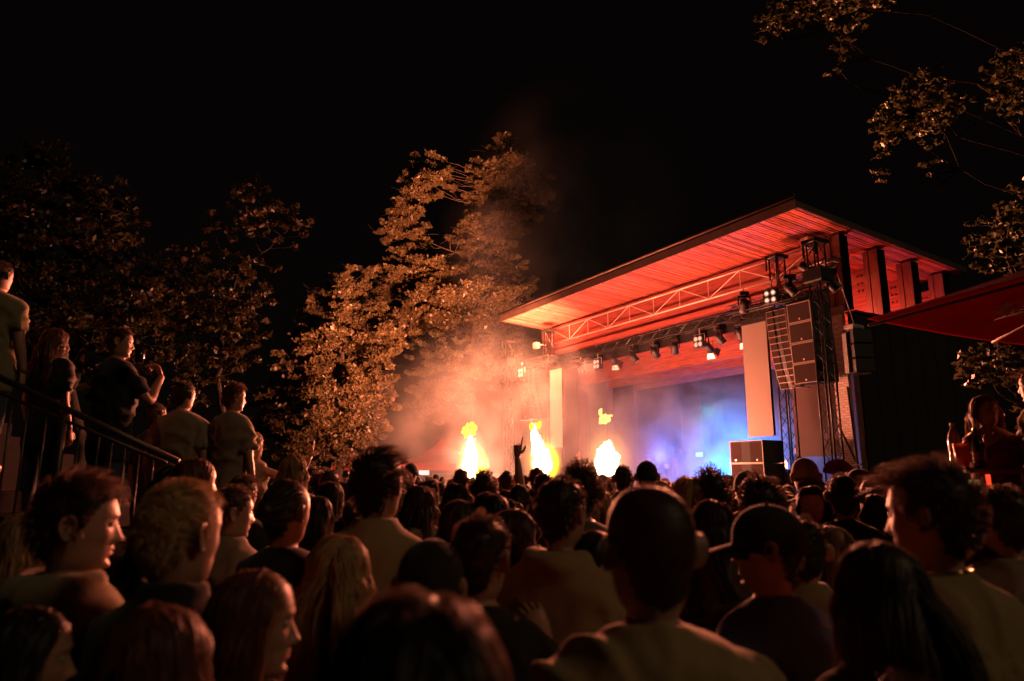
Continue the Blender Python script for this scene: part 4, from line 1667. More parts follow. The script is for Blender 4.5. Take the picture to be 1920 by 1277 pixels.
def spline(pts, n):
    pts = np.array(pts, float)
    m = len(pts)
    t = np.linspace(0, m - 1, n)
    out = []
    for x in t:
        i = min(int(x), m - 2)
        f = x - i
        p0, p1, p2, p3 = pts[max(i - 1, 0)], pts[i], pts[i + 1], pts[min(i + 2, m - 1)]
        out.append(0.5 * ((2 * p1) + (-p0 + p2) * f + (2 * p0 - 5 * p1 + 4 * p2 - p3) * f * f + (-p0 + 3 * p1 - 3 * p2 + p3) * f ** 3))
    return np.array(out)


def hand(mb, wr, d, nrm, side, pose='relax', s=1.0):
    """palm and five fingers; d points from wrist to knuckles, nrm out of the back of the hand"""
    d = np.array(d, float)
    d /= np.linalg.norm(d)
    nrm = np.array(nrm, float)
    nrm -= d * (nrm @ d)
    nrm /= np.linalg.norm(nrm)
    lat = np.cross(nrm, d) * side      # toward the thumb
    wr = np.array(wr, float)
    mb.tube([wr - d * .01, wr + d * .02, wr + d * .055, wr + d * .085, wr + d * .098], [.024 * s, .030 * s, .037 * s, .038 * s, .030 * s], 12, flat=0.42, up=nrm)
    curl = {'relax': (22, 26, 30, 34), 'fist': (78, 80, 82, 84), 'point': (4, 82, 84, 86), 'grip': (52, 52, 54, 56), 'open': (4, 3, 5, 8)}[pose]
    for k in range(4):
        b = wr + d * (.090 - .004 * abs(k - 1)) + lat * (.026 - .0175 * k)
        L = [.040, .045, .042, .033][k] * s
        ang = 0
        p = [b - d * .015, b]
        q = b.copy()
        for j, fr in enumerate((1.0, .62, .5)):
            ang += R(curl[k]) * (0.85 if j == 0 else 1.0)
            dd = d * math.cos(ang) - nrm * math.sin(ang) + lat * (.06 * (1.5 - k))
            q = q + dd * L * fr
            p.append(q.copy())
        mb.tube(spline(p, 9), np.linspace(.0095, .0068, 9) * s, 8)
    b = wr + d * .025 + lat * .024
    dd = d * .62 + lat * .68 - nrm * .30
    p = [b - lat * .01, b + dd * .03, b + dd * .052 + d * .012, b + dd * .060 + d * .036 - nrm * (.02 if pose in ('fist', 'grip', 'point') else 0)]
    mb.tube(spline(p, 8), np.linspace(.014, .008, 8) * s, 8)


def arm_chain(side, pose, shw):
    sh = np.array([side * (shw - .022), -.008, -.249])
    if pose is None:
        el = np.array([side * (shw + .035), -.03, -.535])
        wr = np.array([side * (shw + .045), .05, -.785])
        return sh, el, wr, (0, .15, -1), (side, 0, 0), 'relax'
    el, wr = np.array(pose[0], float), np.array(pose[1], float)
    return (sh, el + (0, 0, .03), wr + (0, 0, .02)) + tuple(pose[2:])


_cloth_cache = {}


def remesh(me, vox, smooth=2):
    o = bpy.data.objects.new('tmp', me)
    col.objects.link(o)
    r = o.modifiers.new('r', 'REMESH')
    r.mode = 'VOXEL'
    r.voxel_size = vox
    s_ = o.modifiers.new('s', 'SMOOTH')
    s_.iterations = smooth
    s_.factor = 0.6
    dg = bpy.context.evaluated_depsgraph_get()
    out = bpy.data.meshes.new_from_object(o.evaluated_get(dg))
    bpy.data.objects.remove(o)
    return out


def fold(me, amp, seed, freq=9.0):
    n = len(me.vertices)
    co = np.empty(n * 3, np.float32)
    me.vertices.foreach_get('co', co)
    co = co.reshape(-1, 3)
    no = np.empty(n * 3, np.float32)
    me.vertices.foreach_get('normal', no)
    no = no.reshape(-1, 3)
    rg = np.random.default_rng(seed)
    d = np.zeros(n)
    # ridged waves radiating from armpits and hanging down the back
    for k in range(9):
        c = np.array([rg.choice([-1, 1]) * rg.uniform(.08, .26), rg.uniform(-.1, .1), rg.uniform(-.62, -.28)])
        q = co - c
        r = np.linalg.norm(q, axis=1)
        ang = np.arctan2(q[:, 2], q[:, 0] + q[:, 1] * .5)
        d += np.exp(-(r / .22) ** 2) * np.maximum(0, np.sin(ang * rg.integers(5, 9) + rg.uniform(0, 6) + 2.2 * np.sin(r * 14))) ** 2 * sstep(r, .0, .05)
    wv = np.sin(co[:, 0] * freq * 3 + 2.0 * np.sin(co[:, 2] * 5 + seed) + seed) * sstep(-co[:, 2], .40, .80)
    d = d * .9 + .5 * np.maximum(0, wv) ** 2
    co = co + no * (d * amp)[:, None]
    me.vertices.foreach_set('co', co.ravel().astype(np.float32))
    me.update()
    me.polygons.foreach_set('use_smooth', np.ones(len(me.polygons), bool))


def hair_mesh(style, n, K, wid, seed, L=0.4, vol_=0.018, part_x=0.012):
    rg = np.random.default_rng(seed)
    d = rg.normal(size=(n * 3, 3))
    d /= np.linalg.norm(d, axis=1)[:, None]
    p = HC_ + d * HR_
    th = np.abs(np.arctan2(p[:, 0], p[:, 1]))
    off = {'tied': .0, 'buzz': 0, 'fade': 0}.get(style, 0)
    keep = p[:, 2] > zhair(th) + off + rg.normal(size=len(p)) * .003
    p = p[keep][:n]
    n = len(p)
    nrm = (p - HC_) / HR_ ** 2
    nrm /= np.linalg.norm(nrm, axis=1)[:, None]
    sx = np.sign(p[:, 0] - part_x)
    down = np.array([0, 0, -1.0])
    z01 = np.clip((p[:, 2] + .09) / .21, 0, 1)
    rnd = rg.random(n)
    if style in ('short', 'fade', 'messy', 'quiff', 'buzz', 'cap'):
        base = {'short': .030, 'fade': .030, 'messy': .055, 'quiff': .060, 'buzz': .005, 'cap': .028}[style]
        top = sstep(p[:, 2], .02, .10)
        Ls = base * (0.55 + 0.45 * top) * rg.uniform(.7, 1.15, n)
        if style in ('fade', 'quiff'):
            Ls = base * (.12 + .88 * sstep(p[:, 2], .015, .075)) * rg.uniform(.7, 1.15, n)
        if style == 'quiff':
            Ls *= 1 + .8 * sstep(p[:, 1], .0, .08)
        lift = {'short': .35, 'fade': .55, 'messy': .5, 'quiff': .75, 'buzz': .8, 'cap': .15}[style]
        whorl = np.stack([-p[:, 1] * .3 + .2, p[:, 0] * .5 + .6, np.zeros(n)], 1) if style != 'quiff' else np.stack([.35 * np.ones(n), .75 * np.ones(n), .1 * np.ones(n)], 1)
        side = sstep(-p[:, 2], -.03, .04)[:, None]
        flow = whorl * (1 - side) + down * side * 1.1
    else:
        Ls = np.full(n, L) * rg.uniform(.82, 1.05, n)
        if style == 'tied':
            Ls = np.full(n, .20) * rg.uniform(.9, 1.05, n)
        if style == 'curly':
            Ls = np.full(n, .075) * rg.uniform(.6, 1.2, n)
        lift = .12
        flow = np.stack([sx * (.25 + .75 * sstep(p[:, 1], -.05, .03)), -.35 * np.ones(n) + .2 * (p[:, 1] < .02), -.25 * np.ones(n)], 1)
        if style == 'tied':
            tgt = np.array([0, -.115, .0])
            flow = (tgt - p) * 8
        if style == 'curly':
            flow = rg.normal(size=(n, 3)) * .5
            lift = .9
    # clumps
    nc = max(12, n // 22)
    gi = rg.choice(n, nc, replace=False)
    D = ((p[:, None, :] - p[None, gi, :]) ** 2).sum(-1)
    cl = gi[np.argmin(D, 1)]
    clr = rg.normal(size=(n, 3))[cl]
    o0 = vol_ * (0.35 + 0.65 * rnd)
    pts = np.empty((n, K, 3))
    cur = p + nrm * .001
    pts[:, 0] = cur
    step = (Ls / (K - 1))[:, None]
    lg = style in ('long', 'bob', 'wavy', 'tied')
    fly = (rg.random((n, 1)) < .05) * 1.0
    dirn = nrm * (lift + fly * .5) + flow * (1 - lift * .5) + clr * (.05 if lg else .16) + rg.normal(size=(n, 3)) * (.03 if lg else .09)
    dirn /= np.linalg.norm(dirn, axis=1)[:, None]
    for k in range(1, K):
        t = k / (K - 1)
        if style in ('long', 'bob', 'wavy'):
            wdn = sstep(np.array(t), .05, .5) * 1.0 + .22
            dirn = dirn + (down + clr * .02) * wdn + flow * .10 * (1 - t)
        elif style == 'tied':
            dirn = dirn + (tgt - cur) * 14 * .5
        elif style == 'curly':
            ph = k * 1.9 + clr[:, :1] * 6
            dirn = dirn * .6 + np.concatenate([np.cos(ph), np.sin(ph), np.cos(ph * .7)], 1) * .8 + nrm * .35
        else:
            dirn = dirn + flow * .28 + down * .14 + clr * .07
        dirn /= np.linalg.norm(dirn, axis=1)[:, None]
        cur = cur + dirn * (np.minimum(step, np.linalg.norm(tgt - cur, axis=1)[:, None] * .45) if style == 'tied' else step)
        # keep out of the skull (with the hair's own volume) and out of neck and shoulders
        q = (cur - HC_) / (HR_ + np.minimum(o0, .004 + t * .06)[:, None])
        ln = np.linalg.norm(q, axis=1)
        ins = ln < 1
        cur[ins] = (HC_ + q / ln[:, None] * (HR_ + np.minimum(o0, .004 + t * .06)[:, None]))[ins]
        if style in ('long', 'bob', 'wavy'):
            hug = HR_ + np.minimum(o0, .004 + t * .06)[:, None] + .004
            q = (cur - HC_) / hug
            ln = np.linalg.norm(q, axis=1)
            out_ = (ln > 1) & (cur[:, 2] > -.01)
            cur[out_] = (HC_ + q / ln[:, None] * hug)[out_]
            low = cur[:, 2] < -.05
            Wz, Bz = sl(cur[:, 2], 1) * .88 + .012 + o0 * .9, sl(cur[:, 2], 3) + .014 + o0 * .9
            Fz = sl(cur[:, 2], 2) + .012 + o0
            Wz = np.maximum(Wz, .055 + o0)
            dy = np.where(cur[:, 1] > 0, Fz, Bz)
            e = np.sqrt((cur[:, 0] / Wz) ** 2 + (cur[:, 1] / dy) ** 2) + 1e-6
            hit = low & (e < 1)
            # slide back rather than out over the shoulder
            cy = -np.sqrt(np.maximum(0, 1 - (cur[:, 0] / Wz) ** 2)) * Bz
            cur[:, 1] = np.where(hit & (cur[:, 1] < .03), cy, cur[:, 1])
            lim = .092 + .022 * rnd
            cur[:, 0] = np.where(low, np.clip(cur[:, 0], -lim, lim), cur[:, 0])
        pts[:, k] = cur
    if style in ('long', 'wavy', 'bob'):
        amp = .018 if style == 'wavy' else .0035
        tt = np.linspace(0, 1, K)[None, :, None]
        ph = clr[:, None, :1] * 5
        wv = np.concatenate([np.sin(tt * 17 + ph), np.cos(tt * 15 + ph * 1.3), np.zeros_like(tt + ph)], 2)
        pts = pts + wv * amp * tt
        pts = pts + (pts[cl] - pts - (p[cl] - p)[:, None, :] * .45) * (.30 * tt)
    elif style not in ('buzz', 'curly'):
        tt = np.linspace(0, 1, K)[None, :, None]
        pts = pts + (pts[cl] - pts) * (.35 * tt)
    T = np.gradient(pts, axis=1)
    T /= np.linalg.norm(T, axis=2)[..., None] + 1e-9
    out = pts - np.array([0, -.01, -.02]) * 1.0
    out[..., 2] = np.where(pts[..., 2] < -.05, 0, out[..., 2])
    sd = np.cross(T, out)
    sd += rg.normal(size=(n, 1, 3)) * .05
    sd /= np.linalg.norm(sd, axis=2)[..., None] + 1e-9
    ww = (wid * (1 - np.linspace(0, 1, K) ** 2 * .8))[None, :, None]
    V = np.stack([pts - sd * ww, pts + sd * ww], 2).reshape(-1, 3)
    idx = np.arange(n)[:, None] * (K * 2) + np.arange(K - 1)[None, :] * 2
    Q = np.stack([idx, idx + 1, idx + 3, idx + 2], -1).reshape(-1, 4)
    return V, Q


def cap_mb(back, n=28):
    mb = MB()
    rows = []
    for t in np.linspace(0.02, 1, 11):
        a = t * PI / 2
        r, z = math.sin(a), math.cos(a)
        th = np.arange(n) / n * 2 * PI
        seam = 1 - 0.012 * (np.cos(th * 6) > .93)
        rows.append(np.stack([np.sin(th) * .088 * r * seam, -.004 + np.cos(th) * .109 * r * seam, .040 + z * .098 + 0 * th - .0 * r], -1))
    th = np.arange(n) / n * 2 * PI
    for dz, dr in ((-.022, 1.012), (-.040, 1.005)):
        rows.append(np.stack([np.sin(th) * .088 * dr, -.004 + np.cos(th) * .109 * dr, .040 + dz + 0 * th], -1))
    mb.grid(np.array(rows)[:, ::-1], cap=(True, False))
    if back == 'beanie':
        rows = [r * np.array([1.03, 1.02, 1.0]) for r in rows[:-2]]
        th = np.arange(n) / n * 2 * PI
        for dz, dr in ((-.03, 1.03), (-.034, 1.10), (-.062, 1.10), (-.066, 1.0)):
            rows.append(np.stack([np.sin(th) * .088 * dr, -.006 + np.cos(th) * .109 * dr, .040 + dz + .012 * np.cos(th)], -1))
        mb = MB()
        mb.grid(np.array(rows)[:, ::-1], cap=(True, False))
        return mb, None, None
    bill = MB()
    G = []
    m = 13
    for v in np.linspace(0, 1, 6):
        row = []
        for u in np.linspace(-1, 1, m):
            a = u * 1.05
            r = .104 + v * .068 * math.sqrt(max(0, 1 - abs(u) ** 2.6))
            row.append((math.sin(a) * r * .82, math.cos(a) * r, .012 + .018 * math.cos(u * 1.4) - v * .022 - .010))
        G.append(row)
    G = np.array(G)
    if back:
        G[..., 1] *= -1
        G[..., 1] -= .012
        G[..., 2] -= .024
        G = G[:, ::-1]
    bill.grid(G, wrap=False, cap=(False, False))
    G2 = G[:, ::-1].copy()
    G2[..., 2] -= .004
    bill.grid(G2, wrap=False, cap=(False, False))
    bt = MB()
    bt.lathe([(.007, 0), (.005, .005), (.001, .006)], c=(0, -.004, .137), n=8)
    return mb, bill, bt


def make_person(p):
    """p: dict of looks -> thing with parts, built around its feet"""
    fine = p.get('lod', 1)
    fem = p.get('fem', False)
    bulk = p.get('bulk', 1.0)
    shw = .196 * bulk * (.87 if fem else 1)
    nth = {2: 64, 1: 38, 0: 26}[fine]
    hy, hp, hr = R(p.get('hy', 0)), R(p.get('hp', 0)), R(p.get('hr', 0))
    H0 = np.array([0, 0, HZ0])
    t = thing('person', p['label'], 'person', (0, 0, 0), group=p.get('group'))
    skin = M[p.get('skin', 'skin')]
    hm = M['hair_' + p.get('hair', 'brown')]
    # ---- body
    mb = MB()
    G, mi = body_grid(nth, fem, bulk, fine == 2)
    sh = G.shape
    V = hrot(G.reshape(-1, 3), hy, hp, hr).reshape(sh)
    mb.grid(V + H0, mif=mi)
    e = MB()
    if p.get('style', 'short') not in ('long', 'bob', 'wavy'):
        for s in (-1, 1):
            ear(e, s, 18 if fine else 10)
        ev = hrot(np.concatenate(e.V), hy, hp, hr) + H0
        mb.add(ev, e.F)
    eb = MB()
    for s in (-1, 1):
        th = np.linspace(0, PI, 7)
        rows = np.array([[(.0115 * math.sin(a) * math.cos(b), .0115 * math.sin(a) * math.sin(b), .0115 * math.cos(a)) for b in np.arange(10) / 10 * 2 * PI] for a in th[1:-1]])
        rows = rows + np.array([s * .031, .0745, .009])
        eb.grid(rows[:, ::-1])
    mb.add(hrot(np.concatenate(eb.V), hy, hp, hr) + H0, eb.F, 3)
    poses = p.get('arms', {})
    chains = {}
    for s in (-1, 1):
        sp, el, wr, hd, hn, hpz = arm_chain(s, poses.get(s), shw)
        el, wr = np.array(el, float), np.array(wr, float)
        chains[s] = (sp, el, wr)
        pts = spline([sp, sp + (el - sp) * .5, el, el + (wr - el) * .5, wr], 13 if fine else 9)
        rad = np.interp(np.linspace(0, 1, len(pts)), [0, .15, .3, .5, .62, .8, 1], [.046, .050, .047, .037, .041, .033, .023]) * (.85 if fem else 1) * bulk ** .5
        mb.tube(pts + H0, rad, 12 if fine else 8)
        hand(mb, wr + H0, hd, hn, s if p.get('thumb', 1) > 0 else -s, hpz, .92 if fem else 1.0)
    legs = p.get('legs')
    for s in (-1, 1):
        if legs:
            hp_, kn, an, to = [np.array(q) * np.array([s, 1, 1]) for q in legs]
        else:
            hp_, kn, an, to = np.array([s * .09, -.01, -.865]), np.array([s * .10, .01, -1.135]), np.array([s * .11, -.02, -1.51]), np.array([s * .13, .14, -1.555])
        pts = spline([hp_, (hp_ + kn) / 2, kn, (kn + an) / 2, an], 11)
        mb.tube(pts + H0, np.interp(np.linspace(0, 1, 11), [0, .4, .5, .65, 1], [.085, .062, .052, .054, .036]), 10)
        mb.tube(np.array([an - (0, .05, .02), an + (0, .02, -.02), (an + to) / 2, to]) + H0, [.03, .042, .038, .026], 10, flat=.8)
    me = mb.mesh('body', [skin, M['lip'], M['lip'], M['eye']], True)
    body = bpy.data.objects.new('body', me)
    col.objects.link(body)
    body.parent = t
    body.material_slots[1].link = 'OBJECT'
    body.material_slots[1].material = hm
    # ---- shirt
    kind = p.get('top', 'tee')
    cm_ = M['cloth_' + p.get('cloth', 'black')]
    sb = MB()
    zc = {'tee': -.126, 'shirt': -.122, 'hood': -.122, 'tank': -.195}[kind]
    n2 = 48 if fine == 2 else 32 if fine else 20
    zz = np.array([zc, zc - .007] + list(np.linspace(zc - .014, -.335, 13 if fine else 7)) + list(np.linspace(-.40, -.955, 8 if fine else 5)))
    u = np.arange(n2) / n2 * 2 * PI
    rows = []
    ex = {'tee': .012, 'shirt': .018, 'hood': .030, 'tank': .006}[kind]
    for i, z in enumerate(zz):
        W, Fd, Bd = sl(z, 1), sl(z, 2), sl(z, 3)
        k = sstep(-z, .165, .24)
        if fem:
            W = W * (1 - .12 * k)
        bw = 1 + (bulk - 1) * sstep(-z, .10, .24)
        e_ = ex * (.35 + .65 * sstep(-z, .15, .27)) + .016 * sstep(-z, .40, .85)
        W, Fd, Bd = W * bw + e_, Fd * bw + e_, Bd * bw + e_
        if z < -.74:
            W, Fd, Bd = max(W, .185 * bulk), max(Fd, .12), max(Bd, .125)
        c, s = np.cos(u), np.sin(u)
        zt = z + (.010 * np.cos(u) * (-1) if i < 2 else 0)
        rows.append(np.stack([W * np.sign(s) * np.abs(s) ** .88, np.where(c > 0, Fd, Bd) * np.sign(c) * np.abs(c) ** .88, zt + 0 * u], -1))
    sb.grid(np.array(rows), cap=(True, True))
    if kind != 'tank':
        for s in (-1, 1):
            sp, el, wr = chains[s]
            inner = sp + np.array([-s * .05, 0, .01])
            if kind == 'tee':
                end = sp + (el - sp) * .74
                pts = spline([inner, sp, sp + (el - sp) * .4, end], 9)
                rad = np.interp(np.linspace(0, 1, 9), [0, .3, .6, 1], [.046, .056, .060, .067])
            else:
                pts = spline([inner, sp, sp + (el - sp) * .5, el, el + (wr - el) * .5, wr], 15)
                rad = np.interp(np.linspace(0, 1, 15), [0, .2, .4, .6, 1], [.048, .060, .058, .052, .038])
            sb.tube(pts, rad * (.88 if fem else 1) * bulk ** .5, 14 if fine else 10)
    if kind == 'hood':
        a = np.linspace(-2.3, 2.3, 15)
        sb.tube(np.stack([np.sin(a) * .098, -np.cos(a) * .095 - .022, -.138 - .020 * np.cos(a)], 1), np.interp(np.abs(a), [0, 1.2, 2.3], [.045, .038, .018]), 10)
    if kind == 'shirt':
        a = np.linspace(-2.6, 2.6, 19)
        sb.tube(np.stack([np.sin(a) * .068, -np.cos(a) * .071 - .004, -.118 - .008 * np.cos(a + PI)], 1), .011, 8, flat=2.2)
    sm = sb.mesh('shirt', cm_, True)
    if fine:
        sm2 = remesh(sm, 0.012 if fine == 2 else .022, 3 if fine == 2 else 2)
        bpy.data.meshes.remove(sm)
        fold(sm2, .017 if kind != 'hood' else .022, p.get('seed', 1), 9)
        sm = sm2
        sm.name = 'shirt'
        sm.materials.clear()
        sm.materials.append(cm_)
    nv = len(sm.vertices)
    co = np.empty(nv * 3, np.float32)
    sm.vertices.foreach_get('co', co)
    co = co.reshape(-1, 3)
    co[:, 2] += HZ0
    sm.vertices.foreach_set('co', co.ravel())
    so = bpy.data.objects.new({'tee': 't_shirt', 'shirt': 'shirt', 'hood': 'hoodie', 'tank': 'tank_top'}[kind], sm)
    col.objects.link(so)
    so.parent = t
    # ---- trousers
    tb = MB()
    n3 = 20
    rows = []
    u = np.arange(n3) / n3 * 2 * PI
    for z in (-.735, -.815, -.885, -.955):
        W, Fd, Bd = sl(max(z, -.865), 1) * bulk + .010, .112, .122
        rows.append(np.stack([W * np.sin(u), np.where(np.cos(u) > 0, Fd, Bd) * np.cos(u), z + 0 * u], -1))
    tb.grid(np.array(rows) + H0)
    for s in (-1, 1):
        if legs:
            hp_, kn, an, to = [np.array(q) * np.array([s, 1, 1]) for q in legs]
        else:
            hp_, kn, an, to = np.array([s * .09, -.01, -.865]), np.array([s * .10, .01, -1.135]), np.array([s * .11, -.02, -1.495]), None
        tb.tube(spline([hp_, (hp_ + kn) / 2, kn, (kn + an) / 2, an], 9) + H0, np.interp(np.linspace(0, 1, 9), [0, .5, 1], [.100, .078, .062]), 12)
    tr = bpy.data.objects.new('trousers', tb.mesh('trousers', M['cloth_' + p.get('legs_cloth', 'denim')], True))
    col.objects.link(tr)
    tr.parent = t
    # ---- hair
    st = p.get('style', 'short')
    nK = {'short': (5200, 5, .0009), 'fade': (5200, 5, .0009), 'messy': (5200, 6, .0010), 'quiff': (5200, 6, .0010), 'buzz': (6500, 2, .0006), 'cap': (2200, 4, .0009), 'long': (5600, 12, .0010), 'wavy': (5200, 12, .0010),
          'bob': (5200, 11, .0011), 'tied': (4200, 7, .0011), 'curly': (3600, 8, .0012)}[st]
    sc_n = {2: .42, 1: .13, 0: .08}[fine]
    wd = nK[2] * {2: 1.45, 1: 3.0, 0: 4.2}[fine]
    Vh, Qh = hair_mesh('short' if st == 'cap' else st, int(nK[0] * sc_n), nK[1], wd, p.get('seed', 1), L=p.get('L', .42 if st != 'bob' else .22), vol_=p.get('vol', {'short': .014, 'fade': .012, 'cap': .004, 'buzz': .002, 'tied': .010, 'bob': .028}.get(st, .020)), part_x=p.get('part', .012))
    if st == 'cap':
        keep = (Vh[:, 2].reshape(-1, nK[1] * 2) < .03).all(1) if False else None
        # hair only under the cap's rim
        n_ = len(Vh) // (nK[1] * 2) if nK[1] else 0
        Kk = nK[1]
        Vr = Vh.reshape(-1, Kk * 2, 3)
        ok = Vr[:, 0, 2] < .022
        Vh = Vr[ok].reshape(-1, 3)
        n_ = int(ok.sum())
        idx = np.arange(n_)[:, None] * (Kk * 2) + np.arange(Kk - 1)[None, :] * 2
        Qh = np.stack([idx, idx + 1, idx + 3, idx + 2], -1).reshape(-1, 4)
    if len(Vh):
        Vh = hrot(Vh, hy, hp, hr, lo=-.30, hi=-.10) + H0
        ho = bpy.data.objects.new('hair', fast_mesh('hair', Vh, Qh, M['lip'], True))
        col.objects.link(ho)
        ho.parent = t
        ho.material_slots[0].link = 'OBJECT'
        ho.material_slots[0].material = hm
        ho['kind'] = 'stuff'
    if st == 'tied':
        bb = MB()
        if p.get('pony'):
            pts = spline([(0, -.10, .03), (0, -.15, .03), (0, -.165, -.05), (0, -.155, -.2)], 10)
            bb.tube(hrot(pts, hy, hp, hr) + H0, np.interp(np.linspace(0, 1, 10), [0, .3, .7, 1], [.016, .028, .022, .006]), 12)
        else:
            Vb, Fb = blob((0, -.118, .02), (.034, .028, .032), .25, 3, p.get('seed', 1), 3)
            bb.add(hrot(Vb, hy, hp, hr) + H0, Fb)
        bo = bpy.data.objects.new('ponytail' if p.get('pony') else 'hair_bun', bb.mesh('bun', M['lip'], True))
        col.objects.link(bo)
        bo.parent = t
        bo.material_slots[0].link = 'OBJECT'
        bo.material_slots[0].material = hm
    if p.get('cap'):
        mb_, bill, bt = cap_mb('beanie' if p['cap'] == 'beanie' else p['cap'] == 'back', 36 if fine == 2 else 24)
        cmat = M['cloth_' + p.get('capc', 'black')]
        crown = None
        for nm, q in (('beanie' if bill is None else 'cap', mb_), ('bill', bill), ('button', bt)):
            if q is None:
                continue
            me = MB()
            me.add(hrot(np.concatenate(q.V), hy, hp, hr) + H0, q.F)
            o = bpy.data.objects.new(nm, me.mesh(nm, cmat, True))
            col.objects.link(o)
            o.parent = crown or t
            crown = crown or o
    if p.get('chain'):
        a = np.linspace(0, 2 * PI, 33)
        q = MB()
        q.tube(np.stack([np.sin(a) * .073, -np.cos(a) * .070 - .006, -.122 - .006 * np.cos(a + PI)], 1) + H0, .003, 6)
        o = bpy.data.objects.new('necklace', q.mesh('necklace', M['gold'], True))
        col.objects.link(o)
        o.parent = t
    if p.get('earring'):
        q = MB()
        v = hrot(np.array([(.083, -.012, -.032)]), hy, hp, hr)[0] + H0
        q.lathe([(.001, -.004), (.004, 0), (.001, .004)], c=tuple(v), n=8)
        o = bpy.data.objects.new('earring', q.mesh('earring', M['gold'], True))
        col.objects.link(o)
        o.parent = t
    if p.get('band'):
        s = p['band']
        sp, el, wr = chains[s]
        d = (wr - el) / np.linalg.norm(wr - el)
        q = MB()
        q.tube([wr - d * .055 + H0, wr - d * .030 + H0], .030, 14)
        o = bpy.data.objects.new('wristband', q.mesh('wristband', M['white_paint'], True))
        col.objects.link(o)
        o.parent = t
    return t


def head_world(px, top, wpx, hw=.178):
    """where a standing person must be for the head to show at that pixel, with that width"""
    Y = hw * 1303 / wpx
    s = 1.0
    for _ in range(12):
        zt = P(px, top, Y)[2]
        s = min(1.16, max(0.82, zt / 1.72))
        Y = hw * s * 1303 / wpx
    c = P(px, top, Y)
    return c[0], Y, s, c[2] - 1.72 * s


NP_ = [0]


def put(px, tpx, wpx, label, **k):
    NP_[0] += 1
    k.setdefault('seed', NP_[0])
    x, y, s, z0 = head_world(px, tpx, wpx, k.pop('hw', .178))
    if 'Y' in k:
        y = k.pop('Y')
        s = k.pop('s', 1.0)
        c = P(px, tpx, y)
        x, z0 = c[0], c[2] - 1.72 * s
    k['label'] = label
    k.setdefault('lod', 2 if y < 2.3 else 1 if y < 7.5 else 0)
    t = make_person(k)
    t.location = (x, y, z0)
    t.scale = (s, s, s)
    # a person looking along +y faces the stage direction; the heading is set with rz (counter-clockwise)
    t.rotation_euler = (0, 0, R(k.get('rz', -8)))
    return t


FK = dict
# --- close to the camera
put(1215, 890, 172, 'man with close-cropped dark hair and broad tan T-shirt, biggest head in the crowd', style='buzz', hair='brown', cloth='tan', hy=10, rz=4, bulk=1.06)
put(790, 1082, 300, 'very near blurred dark head with a faint red rim, covering the man in front', style='bob', hair='black', cloth='black', hy=5, rz=0, fem=True, L=.20, vol=.02, lod=2)
put(482, 1055, 150, 'long-haired woman seen in side profile with thin nose, looking toward the tent side', style='long', hair='auburn', cloth='black', fem=True, hy=-38, rz=-42, hw=.20)
put(345, 890, 138, 'man with pale bleached hair and large ear, in dark jacket', style='short', hair='blonde', cloth='black', top='shirt', hy=-12, rz=-14)
put(158, 885, 122, 'young man in profile with thick dark hair and hooded olive top', style='messy', hair='black', cloth='olive', top='hood', hy=-30, rz=-35, vol=.03)
put(55, 955, 96, 'woman with straight fair hair at the edge of the crowd below the stair railing', style='long', hair='fair', cloth='black', fem=True, hy=0, rz=-15, hw=.2)
put(62, 1125, 130, 'dark-haired woman low at the frame corner, nose and cheek just lit', style='long', hair='black', cloth='black', fem=True, hy=-35, rz=-30, skin='skin_dark')
put(305, 1115, 165, 'person with reddish long hair out of focus, in front of the profile woman', style='long', hair='auburn', cloth='brown', fem=True, hy=-10, rz=-10, top='shirt')
put(640, 992, 116, 'woman with long straight blonde hair lit from behind, beside the profile woman', style='long', hair='blonde', cloth='black', fem=True, hy=-5, rz=-5, hw=.21)
put(540, 893, 84, 'person with pulled-back dark hair and a glinting earring, in a black top', style='tied', hair='brown', cloth='black', fem=True, hy=-14, rz=-10, earring=True)
put(437, 905, 70, 'young man with tousled brown hair and pale collar beside the bleached-haired man', style='fade', hair='brown', cloth='white', top='shirt', hy=-30, rz=-25, vol=.016)
put(710, 836, 94, 'tall man with thick dark hair in a light tan collared shirt', style='messy', hair='black', cloth='tan', top='shirt', hy=-14, rz=-8, vol=.024)
put(788, 905, 60, 'long-haired person in a light hooded top next to the tall man in tan', style='long', hair='brown', cloth='white', top='hood', fem=True, hw=.2)
put(863, 930, 70, 'woman with centre-parted brown hair between the tall man and the flames', style='long', hair='brown', cloth='black', fem=True, hw=.2, vol=.026)
put(900, 958, 108, 'young man with cropped brown hair, wearing a pale band on his raised wrist', style='fade', hair='brown', cloth='black', hy=-14, rz=-10, band=1,
    arms={1: ((.27, .02, -.50), (.185, .10, -.265), (-.42, .1, .85), (.3, -.9, .2), 'grip')})
put(962, 946, 86, 'woman with long brown hair whose nose tip shows beyond it, in profile', style='long', hair='brown', cloth='brown', fem=True, hy=-38, rz=-30, hw=.2)
put(810, 1004, 128, 'person in a dark beanie just behind the near blurred head', style='cap', hair='black', cloth='black', cap='beanie', hw=.195)
put(1050, 888, 92, 'man with dark hair and gold chain in a khaki hooded jacket, cheek glowing', style='short', hair='black', cloth='tan', top='hood', hy=-26, rz=-16, chain=True)
put(1122, 912, 52, 'woman with long wavy blonde hair beside the close-cropped man', style='wavy', hair='blonde', cloth='grey', fem=True, hw=.2)
put(1118, 985, 92, 'woman with long dark hair falling behind the close-cropped man', style='long', hair='black', cloth='black', fem=True, hw=.2, rz=5)
put(1335, 930, 80, 'woman with long brown hair and shiny jacket beside the close-cropped man', style='long', hair='brown', cloth='brown', top='shirt', fem=True, hy=-30, rz=-28, hw=.2)
put(1436, 940, 108, 'man in a black cap turned aside, wearing a blue and black raglan T-shirt', style='cap', cap='front', capc='black', hair='black', cloth='blue', hy=40, rz=28, skin='skin')
